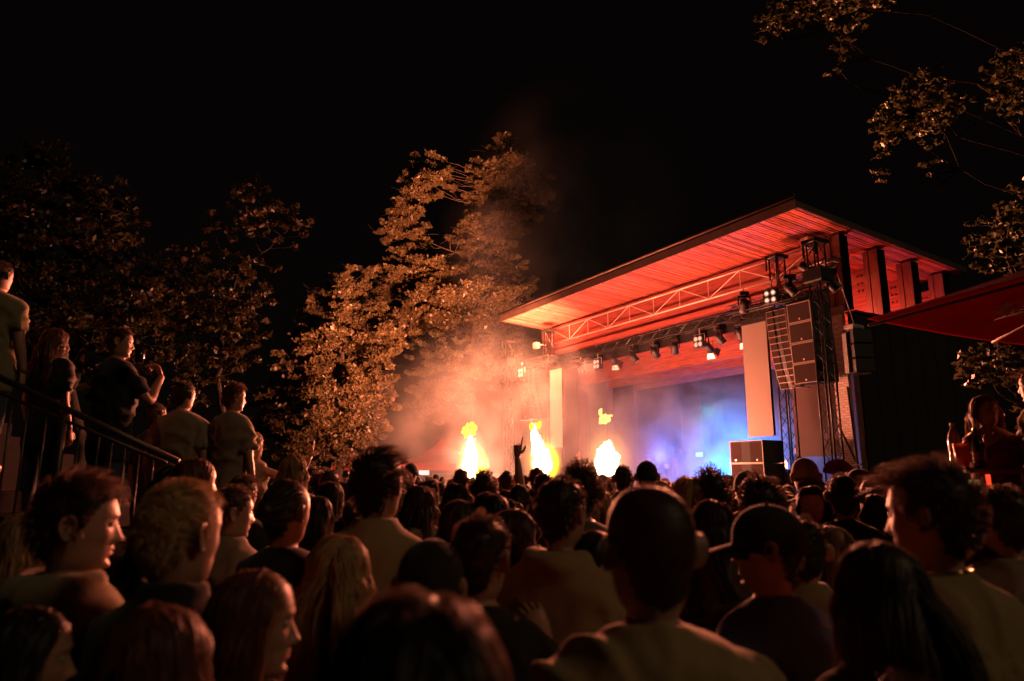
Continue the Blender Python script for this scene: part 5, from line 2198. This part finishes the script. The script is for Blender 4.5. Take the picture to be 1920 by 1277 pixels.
put(1440, 886, 76, 'man with swept dark hair bowing his lit neck toward the woman facing back', style='messy', hair='black', cloth='black', hy=-20, hr=-14, rz=-12)
put(1500, 965, 84, 'person in olive jacket with shoulders showing behind the black cap', style='short', hair='black', cloth='olive', rz=-10, top='shirt')
put(1560, 978, 76, 'woman with fair hair bowed between the blue T-shirt and the big long-haired head', style='long', hair='fair', cloth='black', fem=True, hw=.2, hp=-8)
put(1640, 998, 168, 'woman with very long smooth dark hair, large and near', style='long', hair='brown', cloth='black', fem=True, hw=.215, rz=8, L=.62, vol=.014)
put(1735, 862, 132, 'man with wind-tousled hair, necklace and wide tan T-shirt', style='quiff', hair='brown', cloth='tan', hy=26, rz=16, chain=True, bulk=1.05, vol=.03)
put(1868, 903, 90, 'man with short hair and pale collar near the bar table', style='fade', hair='brown', cloth='white', rz=5, hy=8)
put(1812, 906, 58, 'dark curly head just in front of the bar table', style='curly', hair='black', cloth='black', rz=5)
put(1835, 948, 92, 'woman with long dark hair between the necklace man and the short-haired man', style='long', hair='brown', cloth='black', fem=True, hw=.2, rz=10)
put(1700, 1262, 150, 'top of a dark head low in the crowd beneath the long-haired woman', style='messy', hair='auburn', cloth='black', lod=1)
# --- a little farther
put(1090, 866, 70, 'man with curly dark hair standing before the broad nearest flame', style='curly', hair='black', cloth='grey', vol=.03)
put(1167, 870, 36, 'man with short hair and pale collar between the flame and the big head', style='fade', hair='black', cloth='white', top='shirt')
put(1212, 862, 40, 'dark-capped head right above the close-cropped man', style='cap', cap='front', capc='black', hair='black', cloth='black')
put(1006, 874, 30, 'short-haired head silhouetted under the flame with the leaning tip', style='short', hair='brown', cloth='grey')
put(950, 881, 26, 'dark round head beside the raised arm', style='short', hair='black', cloth='black')
put(907, 882, 42, 'broad dark head below the tallest flame', style='curly', hair='black', cloth='black')
put(865, 877, 30, 'dark short-haired head overlapping the base of the tallest flame', style='short', hair='black', cloth='black')
put(975, 905, 42, 'woman with tied-back hair under the raised arm', style='tied', hair='brown', cloth='black', fem=True, pony=True)
put(920, 918, 62, 'person with dark rounded hair in the middle rows under the tallest flame', style='bob', hair='black', cloth='black', fem=True)
put(855, 903, 42, 'smooth dark head in the middle rows beside the tan hood', style='bob', hair='black', cloth='black', fem=True)
put(1290, 889, 64, 'woman with streaked blonde straight hair beside the close-cropped man', style='bob', hair='blonde', cloth='black', fem=True, hw=.2)
put(1333, 880, 58, 'person with frizzy dark curls against the blue stage', style='curly', hair='black', cloth='brown', vol=.05)
put(1322, 900, 52, 'brown-haired head below the frizzy curls', style='short', hair='brown', cloth='black')
put(1362, 888, 34, 'man in a small dark cap beside the frizzy curls', style='cap', cap='front', capc='black', hair='brown', cloth='black', hy=-40)
put(1402, 880, 48, 'person in a pale khaki cap below the bass speaker stack', style='cap', cap='front', capc='olive', hair='black', cloth='olive', hy=30)
put(1507, 856, 48, 'man wearing a tan cap backwards, bill hanging over his neck', style='cap', cap='back', capc='tan', hair='black', cloth='black')
put(1517, 905, 54, 'woman turned back from the stage, face half lit between two men', style='long', hair='black', cloth='black', fem=True, hy=60, rz=95, skin='skin_dark', hw=.19)
put(1577, 884, 58, 'man with undercut hair and bare neck in a black T-shirt', style='fade', hair='black', cloth='black', hy=-12, rz=-8)
put(1610, 877, 38, 'dark-capped man next to the folding fan', style='cap', cap='front', capc='black', hair='black', cloth='black', hy=35)
put(1630, 896, 40, 'dark round head below the dark cap, near the pale board', style='tied', hair='black', cloth='black', fem=True)
put(1640, 921, 46, 'woman with brown straight hair behind the undercut man', style='long', hair='brown', cloth='black', fem=True)
put(1588, 905, 28, 'small dark head glimpsed beside the fan holder', style='short', hair='black', cloth='black')
put(771, 867, 26, 'person in a round dark hat behind the tall man in tan', style='cap', cap='front', capc='black', hair='black', cloth='black')
put(760, 880, 28, 'woman with fair rimmed hair behind the tall man in tan', style='long', hair='brown', cloth='black', fem=True)
put(600, 884, 28, 'dark curly head under the big bright tree', style='curly', hair='black', cloth='black')
put(620, 878, 34, 'woman with a sparkling hair clip under the big bright tree', style='short', hair='black', cloth='black', fem=True, vol=.024)
put(622, 900, 40, 'dark head in the second row below the sparkling hair clip', style='bob', hair='black', cloth='black')
put(650, 900, 34, 'low dark head beside the tall man in tan', style='short', hair='black', cloth='black')
put(600, 925, 44, 'woman with smooth rimmed hair behind the earring wearer', style='long', hair='brown', cloth='black', fem=True)
put(370, 852, 66, 'girl with glowing hair ends below the olive T-shirt man', style='long', hair='auburn', cloth='black', fem=True, hy=-25, rz=-20, lod=1)
put(328, 868, 62, 'woman with dark tied hair and beaded hair clip near the railing end', style='tied', hair='black', cloth='black', fem=True, lod=1, hy=-20)
put(458, 888, 50, 'person with spiky rim-lit hair in front of the raised-arm woman', style='messy', hair='brown', cloth='black', hy=-10)
put(553, 848, 50, 'woman with long fair hair standing before the big bright tree', style='long', hair='fair', cloth='grey', fem=True, hw=.2)

# --- people up on the stairs (their steps rise away from the crowd)
def stair_z(x):
    return max(0.0, 0.96 + (-2.66 - x) * 0.47)


put(4, 488, 50, 'man in a loose pale T-shirt highest up the stairs, back turned', Y=5.7, s=1.05, style='fade', hair='black', cloth='olive', bulk=1.12, rz=0, hy=-8)
put(108, 612, 46, 'red-haired woman with long loose hair behind the stair railing', Y=5.9, s=.97, style='wavy', hair='auburn', cloth='black', fem=True, hy=-8, rz=-12, vol=.03)
put(228, 612, 50, 'man in black raising a cup to his face beside the railing', Y=5.6, s=1.02, style='fade', hair='black', cloth='black', hy=-32, rz=-34, skin='skin_dark',
    arms={1: ((.235, .16, -.50), (.08, .33, -.26), (-.35, -.2, .8), (.2, .9, .2), 'grip')})
put(347, 713, 42, 'man in an olive-grey T-shirt standing by the lower end of the railing', Y=6.0, s=1.0, style='fade', hair='black', cloth='white', bulk=1.08, rz=-2, hy=-14)
put(440, 717, 46, 'slim boy with tousled hair in a pale T-shirt, jaw rim-lit', Y=6.0, s=.98, style='messy', hair='brown', cloth='white', rz=-8, hy=-42, bulk=.88, vol=.024)
put(476, 805, 34, 'blonde woman in a tank top lifting one bent forearm', Y=6.4, s=.92, style='long', hair='blonde', cloth='white', top='tank', fem=True, rz=-30, hw=.2, L=.30,
    arms={1: ((.36, .28, -.42), (.44, .36, -.14), (.05, .1, 1), (.3, .9, 0), 'point')})
put(300, 752, 44, 'dark shape of a person behind the olive-grey T-shirt man', Y=6.5, s=.98, style='short', hair='brown', cloth='black', rz=-20, hr=-12)
cup = thing('plastic_cup', 'dark plastic cup held to the mouth of the man in black', 'cup', tuple(P(262, 668, 5.35)))
q = MB()
q.lathe([(.030, -.05), (.041, .05), (.038, .05), (.028, -.045)], n=16)
part('wall', q, M['phone'], cup, True, local=True)

# raised arm in front of the flame
t = put(1019, 884, 38, 'person thrusting one bare arm straight up against the smoke, finger pointing', style='short', hair='black', cloth='black', lod=1, Y=6.0, s=.98,
        arms={-1: ((-.205, .0, -.02), (-.235, .0, .26), (.10, 0, 1), (0, -1, 0), 'point')})
# fg wrist with band

# --- far rows
FAR_L = ['dark short-haired head far down the packed crowd', 'round dark-haired head far down the packed crowd', 'capped head far down the packed crowd', 'curly head far down the packed crowd',
         'long-haired head far down the packed crowd', 'brown-haired head far down the packed crowd', 'fair-haired head far down the packed crowd', 'tied-back head far down the packed crowd']
specs = [dict(style='short', hair='black', cloth='black'), dict(style='bob', hair='black', cloth='grey', fem=True), dict(style='cap', cap='front', capc='black', hair='black', cloth='black'),
         dict(style='curly', hair='black', cloth='brown'), dict(style='long', hair='brown', cloth='black', fem=True), dict(style='fade', hair='brown', cloth='white'),
         dict(style='bob', hair='fair', cloth='black', fem=True), dict(style='tied', hair='brown', cloth='grey', fem=True)]
far = []
for i, s_ in enumerate(specs):
    far.append(make_person(dict(s_, label=FAR_L[i] + ' toward the stage', lod=0, seed=300 + i, group='people packed in the rows of the crowd')))
LM = [(560, 'beneath the big bright tree'), (660, 'beside the tall man in tan'), (760, 'below the red tents'), (850, 'below the tallest flame'), (920, 'between two flames'), (985, 'by the flame with the leaning tip'),
      (1060, 'below the singer'), (1120, 'below the nearest flame'), (1180, 'before the smoky stage'), (1250, 'before the drum kit'), (1320, 'before the lit lamp panel'), (1390, 'below the bass speaker stack'),
      (1470, 'below the hanging speakers'), (1540, 'below the outer lattice tower'), (1600, 'by the brick pier'), (1650, 'by the dark side wall')]
KND = ['dark short-haired head', 'round dark head', 'dark capped head', 'dark curly head', 'long-haired head', 'cropped brown head, pale collar', 'fair-haired head', 'tied-back dark head']
used = set()
rg = np.random.default_rng(5)
cnt = 0
y = 5.2
while y < 31:
    dx = 0.62 if y < 12 else 0.80
    xmin, xmax = -0.30 * y - 0.2, min(0.53 * y, 8.6)
    xs = np.arange(xmin, xmax, dx)
    for x in xs:
        X = x + rg.uniform(-.18, .18)
        Yy = y + rg.uniform(-.2, .2)
        # keep clear of the stage front
        b = (X - OX) * math.cos(AZ) + (Yy - OY) * math.sin(AZ)
        a = -(X - OX) * math.sin(AZ) + (Yy - OY) * math.cos(AZ)
        if b > -6.2:
            continue
        if X < -1.6 and Yy < 8.2:
            continue
        h = rg.normal(1.70, .075)
        if Yy < 9:
            h = min(h, 1.66)
        h = min(h, 1.83)
        pxx = 960 + X / Yy * 1303
        k = int(rg.integers(8))
        if cnt >= 262:
            break
        o = far[k] if k not in used else copy_tree(far[k])
        used.add(k)
        s = h / 1.72
        lm = min(LM, key=lambda q: abs(q[0] - pxx))[1]
        row = 'near' if Yy < 8 else 'middle' if Yy < 13 else 'far' if Yy < 20 else 'frontmost'
        o['label'] = KND[k] + ' in the ' + row + ' rows ' + lm
        o.location = (X, Yy, 0)
        o.scale = (s, s, s)
        o.rotation_euler = (0, 0, R(rg.normal(-12, 20)))
        cnt += 1
    y += 0.62 if y < 9 else 0.95 if y < 16 else 1.35
print('people', NP_[0], 'far', cnt, round(time.time() - T0, 1))

# performers
def stage_person(b, a, z, label, rz, **k):
    k['label'] = label
    k.setdefault('lod', 0)
    t = make_person(k)
    t.location = S(b, a, z)
    t.rotation_euler = (0, 0, rz)
    return t


stage_person(0.1, 14.25, SF, 'singer in a white cap holding a microphone, at the stage edge between two flames', R(125), style='cap', cap='front', capc='white', hair='black', cloth='white', lod=1,
             arms={1: ((.22, .12, -.50), (.06, .15, -.13), (-.2, .1, 1), (0, -1, 0), 'grip')})
for i, (b, a, z, lb) in enumerate(((6.4, 16.5, SF, 'keyboard player bathed in blue, bent over the keys'), (6.6, 14.9, SF + .35, 'drummer bathed in blue behind the drum kit'),
                                   (6.4, 14.1, SF + .25, 'guitarist bathed in blue standing next to the drums'), (6.2, 13.2, SF + .2, 'musician in pale shirt bathed in blue, nearest the lit lamp panel'))):
    stage_person(b, a, z, lb, R(120), style='short', hair='brown', cloth=['grey', 'black', 'black', 'white'][i], seed=80 + i)
stage_person(3.0, 4.4, SF, 'technician in dark clothes behind the mixing table in the wing', R(100), style='short', hair='black', cloth='black', seed=90)

# ------------------------------------------------------------------ stairs and railing
t = props(bpy.data.objects.new('stairs', None), kind='structure')
col.objects.link(t)
t['_b'] = (0, 0, 0)
k = 0
x = -1.55
while x > -6.2:
    z = stair_z(x)
    m_ = MB()
    m_.box((x - .36, 5.15, 0), (x, 7.6, max(.06, round(z / .17) * .17)), bev=.012)
    part('step', m_, M['step_and_shade'], t)
    x -= .362
rl = thing('stair_railing', 'dark metal handrail with thin balusters slanting down in front of the stair people', 'railing', (-3, 5, 0))
p0, p1 = P(-60, 680, 5.0), P(335, 866, 5.0)
q0, q1 = P(-60, 712, 5.0), P(312, 868, 5.0)
for nm, a, b, r in (('handrail', p0, p1, .024), ('lower_rail', q0, q1, .012)):
    m_ = MB()
    m_.tube([a, b], r, 10)
    part(nm, m_, M['rail'], rl, True)
for i, px in enumerate((-30, 25, 55, 90, 125, 152, 188, 212, 236, 262, 288)):
    f = (px + 60) / 372
    pt = q0 + (q1 - q0) * f
    m_ = MB()
    post = px == 125
    top = pt if not post else p0 + (p1 - p0) * ((px + 60) / 395)
    m_.tube([top, (top[0], top[1], max(0.02, stair_z(top[0]) - .05))], .024 if post else .008, 8)
    part('post' if post else 'baluster', m_, M['rail'], rl, True)

# ------------------------------------------------------------------ bar deck with table and guests
dk = MB()
dk.box((2.5, 4.25, 0), (7.0, 7.2, 0.78), bev=.01)
struct('deck', dk, M['concrete'])
tb = thing('bar_table', 'high dark bar table with neon-lit edge carrying bottles and a cup', 'table', (3.25, 4.7, .78))
m_ = MB()
m_.box((2.72, 4.45, 1.84), (4.6, 5.05, 1.88), bev=.008)
part('table_top', m_, M['table'], tb)
for (x, yv) in ((3.0, 4.75), (4.3, 4.75)):
    m_ = MB()
    m_.bar((x, yv, .78), (x, yv, 1.84), .03, 10)
    part('leg', m_, M['truss_black'], tb)
m_ = MB()
m_.box((3.02, 4.415, 1.50), (3.035, 4.44, 1.835))
part('neon_strip', m_, M['red_glow'], tb)
m_ = MB()
m_.box((2.74, 4.46, 1.74), (3.0, 4.5, 1.80))
part('lit_panel', m_, M['amber_glow'], tb)
bt = thing('water_bottle', 'clear plastic water bottle standing behind the cup on the bar table', 'bottle', (3.09, 4.82, 1.88))
m_ = MB()
m_.lathe([(.036, 0), (.038, .01), (.038, .09), (.035, .10), (.038, .11), (.038, .20), (.030, .235), (.014, .265), (.013, .285)], c=(3.09, 4.82, 1.881), n=20)
part('bottle_body', m_, M['bottle_clear'], bt, True)
m_ = MB()
m_.lathe([(.016, .286), (.016, .305), (.014, .308)], c=(3.09, 4.82, 1.881), n=14)
part('cap', m_, M['white_paint'], bt, True)
m_ = MB()
m_.lathe([(.0385, .105), (.0385, .165)], c=(3.09, 4.82, 1.881), n=20)
part('label_band', m_, M['label_paper'], bt)
cu = thing('beer_cup', 'half-full plastic beer cup in front of the water bottle, edge glowing orange', 'cup', (2.99, 4.60, 1.88))
m_ = MB()
m_.lathe([(.035, 0), (.048, .155), (.046, .155), (.034, .004)], c=(2.99, 4.60, 1.881), n=20)
part('cup_wall', m_, M['cup'], cu, True)
for j, (x, yv, lb) in enumerate(((3.11, 4.62, 'brown glass bottle closest to the beer cup'), (3.19, 4.70, 'dark glass bottle behind the brown one'), (3.52, 4.66, 'dark glass bottle standing alone before the seated woman'))):
    bb = thing('glass_bottle', lb, 'bottle', (x, yv, 1.88), group='glass bottles on the bar table')
    m_ = MB()
    m_.lathe([(.030, 0), (.031, .01), (.031, .13), (.024, .165), (.013, .20), (.012, .235), (.014, .237), (.014, .245)], c=(x, yv, 1.881), n=18)
    part('bottle_body', m_, M['glass_dark'], bb, True)
    m_ = MB()
    m_.lathe([(.0315, .04), (.0315, .10)], c=(x, yv, 1.881), n=18)
    part('label_band', m_, M['label_paper'], bb)
    m_ = MB()
    m_.lathe([(.015, .246), (.015, .255)], c=(x, yv, 1.881), n=12)
    part('crown_cap', m_, M['gold'], bb)
sit = [(.09, 0.0, -.835), (.10, .40, -.855), (.10, .42, -1.255), (.10, .55, -1.295)]
put(1846, 736, 62, 'seated woman with long straight hair leaning on the bar table, face in shadow', Y=5.35, s=.98, style='long', hair='auburn', cloth='red', top='tank', fem=True, rz=165, hy=12, hr=6, L=.5, legs=sit, hw=.2, skin='skin_dark',
    arms={1: ((.33, .12, -.50), (.13, .24, -.30), (-.7, 0, .6), (0, .6, .6), 'relax'), -1: ((-.27, .14, -.56), (-.05, .34, -.62), (1, .1, 0), (0, 0, 1), 'relax')})
st_ = thing('bench', 'plain bench under the seated woman at the bar table', 'bench', (3.6, 5.5, .78))
m_ = MB()
m_.box((3.1, 5.2, 1.42), (4.5, 5.6, 1.47), bev=.008)
part('seat', m_, M['table'], st_)
for x in (3.2, 4.4):
    m_ = MB()
    m_.box((x - .03, 5.25, .781), (x + .03, 5.55, 1.42))
    part('leg', m_, M['truss_black'], st_)
put(1935, 690, 60, 'person in a pale T-shirt at the frame edge behind the bar table, face rim-lit', Y=5.2, s=1.0, style='quiff', hair='auburn', cloth='white', rz=35, hy=10, bulk=.9)
put(2010, 790, 62, 'person leaning a watch-wearing forearm on the bar table from beyond the frame edge', Y=4.35, s=.95, style='short', hair='black', cloth='black', rz=40, band=-1,
    arms={-1: ((-.33, .10, -.42), (-.62, .26, -.44), (-1, .3, -.1), (0, 0, 1), 'relax')})

# ------------------------------------------------------------------ parasol
K1 = np.array([3.2, 6.0, 3.20])
dF = np.array([.902, .431, 0]) * 3.7
dN = np.array([.095, -.995, 0]) * 3.7
K2, K4, K3 = K1 + dF, K1 + dN, K1 + dF + dN
AP = (K1 + K3) / 2 + np.array([0, 0, .45])
ps = thing('parasol', 'big dark red square parasol with pale cursive print, seen from below beside the stage wall', 'parasol', ((K1 + K3) / 2)[:2].tolist() + [0.78])
m_ = MB()
cs = [K1, K2, K3, K4]
for i in range(4):
    a, b = cs[i], cs[(i + 1) % 4]
    G = []
    for v in np.linspace(0, 1, 9):
        row = []
        for u in np.linspace(0, 1, 13):
            e = a + (b - a) * u
            pnt = e + (AP - e) * v
            sag = .10 * v * (1 - v) * 4 * .4 + .05 * math.sin(PI * u) * (1 - v)
            row.append(pnt - np.array([0, 0, sag]) + np.array([0, 0, .06 * abs(2 * u - 1) ** 2 * v * (1 - v) * 2]))
        G.append(row)
    G = np.array(G)
    m_.grid(G, wrap=False, cap=(False, False))
    G2 = G[:, ::-1] + np.array([0, 0, .004])
    m_.grid(G2, wrap=False, cap=(False, False))
cn = part('canopy', m_, M['canvas_red'], ps, True)
hub = (K1 + K3) / 2 + np.array([0, 0, .18])
m_ = MB()
m_.bar(((K1 + K3) / 2) * np.array([1, 1, 0]) + np.array([0, 0, .78]), AP + np.array([0, 0, .02]), .035, 10)
part('mast', m_, M['silver'], ps, True)
for i in range(8):
    e = cs[i // 2] if i % 2 == 0 else (cs[i // 2] + cs[(i // 2 + 1) % 4]) / 2
    m_ = MB()
    m_.tube([e - np.array([0, 0, .06]), AP - np.array([0, 0, .08])], .014, 6)
    part('rib', m_, M['rib_metal'], ps, True)
    m_ = MB()
    mid = e + (AP - e) * .0 - np.array([0, 0, .05])
    if i == 1:
        m_.tube([P(1812, 613, 6.44), hub], .014, 6)
        part('strut', m_, M['rib_metal'], ps, True)
# cursive print on the far inner panel
cur = MB()
nF = np.cross(dF, AP - K1)
nF /= np.linalg.norm(nF)
if nF[2] > 0:
    nF = -nF


def onfar(px, py):
    d = ray(px, py)
    o = np.array([0, 0, CAMZ])
    tt = ((K1 - o) @ nF) / (d @ nF)
    return o + d * tt + nF * .10


strokes = [[(1849, 568), (1858, 563), (1873, 552), (1884, 548), (1876, 556), (1862, 566), (1857, 570), (1866, 566), (1880, 556), (1893, 548), (1884, 556), (1872, 566), (1867, 571), (1876, 568), (1890, 560), (1900, 553), (1912, 546)],
           [(1904, 551), (1890, 563), (1880, 571), (1880, 573), (1892, 568), (1905, 560), (1918, 549)], [(1896, 572), (1898, 574), (1906, 570), (1899, 571)], [(1905, 578), (1930, 574)], [(1912, 562), (1930, 552)]]
for s_ in strokes:
    pp = spline([onfar(*q) for q in s_], len(s_) * 3)
    cur.tube(pp, .014, 6, flat=.3, up=nF)
part('lettering', cur, M['letter'], cn, True)
for j, px in enumerate((1725, 1735, 1753, 1766)):
    c = P(px, 600, 6.6)
    bb = thing('string_bulb', ['small pink festoon bulb nearest the parasol tip', 'second small festoon bulb from the parasol tip', 'third small festoon bulb from the parasol tip', 'largest reddish lantern under the parasol edge'][j], 'bulb', tuple(c), group='festoon bulbs under the parasol edge')
    m_ = MB()
    r_ = .016 if j < 3 else .045
    m_.lathe([(r_ * .4, r_), (r_, r_ * .3), (r_, -r_ * .5), (r_ * .4, -r_)], n=10)
    part('globe', m_, M['bulb'], bb, True, local=True)
    m_ = MB()
    m_.bar((0, 0, r_), (0, 0, r_ + .04), .004)
    part('cord', m_, M['black'], bb, local=True)

for o in bpy.data.objects:
    if '_b' in o:
        del o['_b']
print('script', round(time.time() - T0, 1))
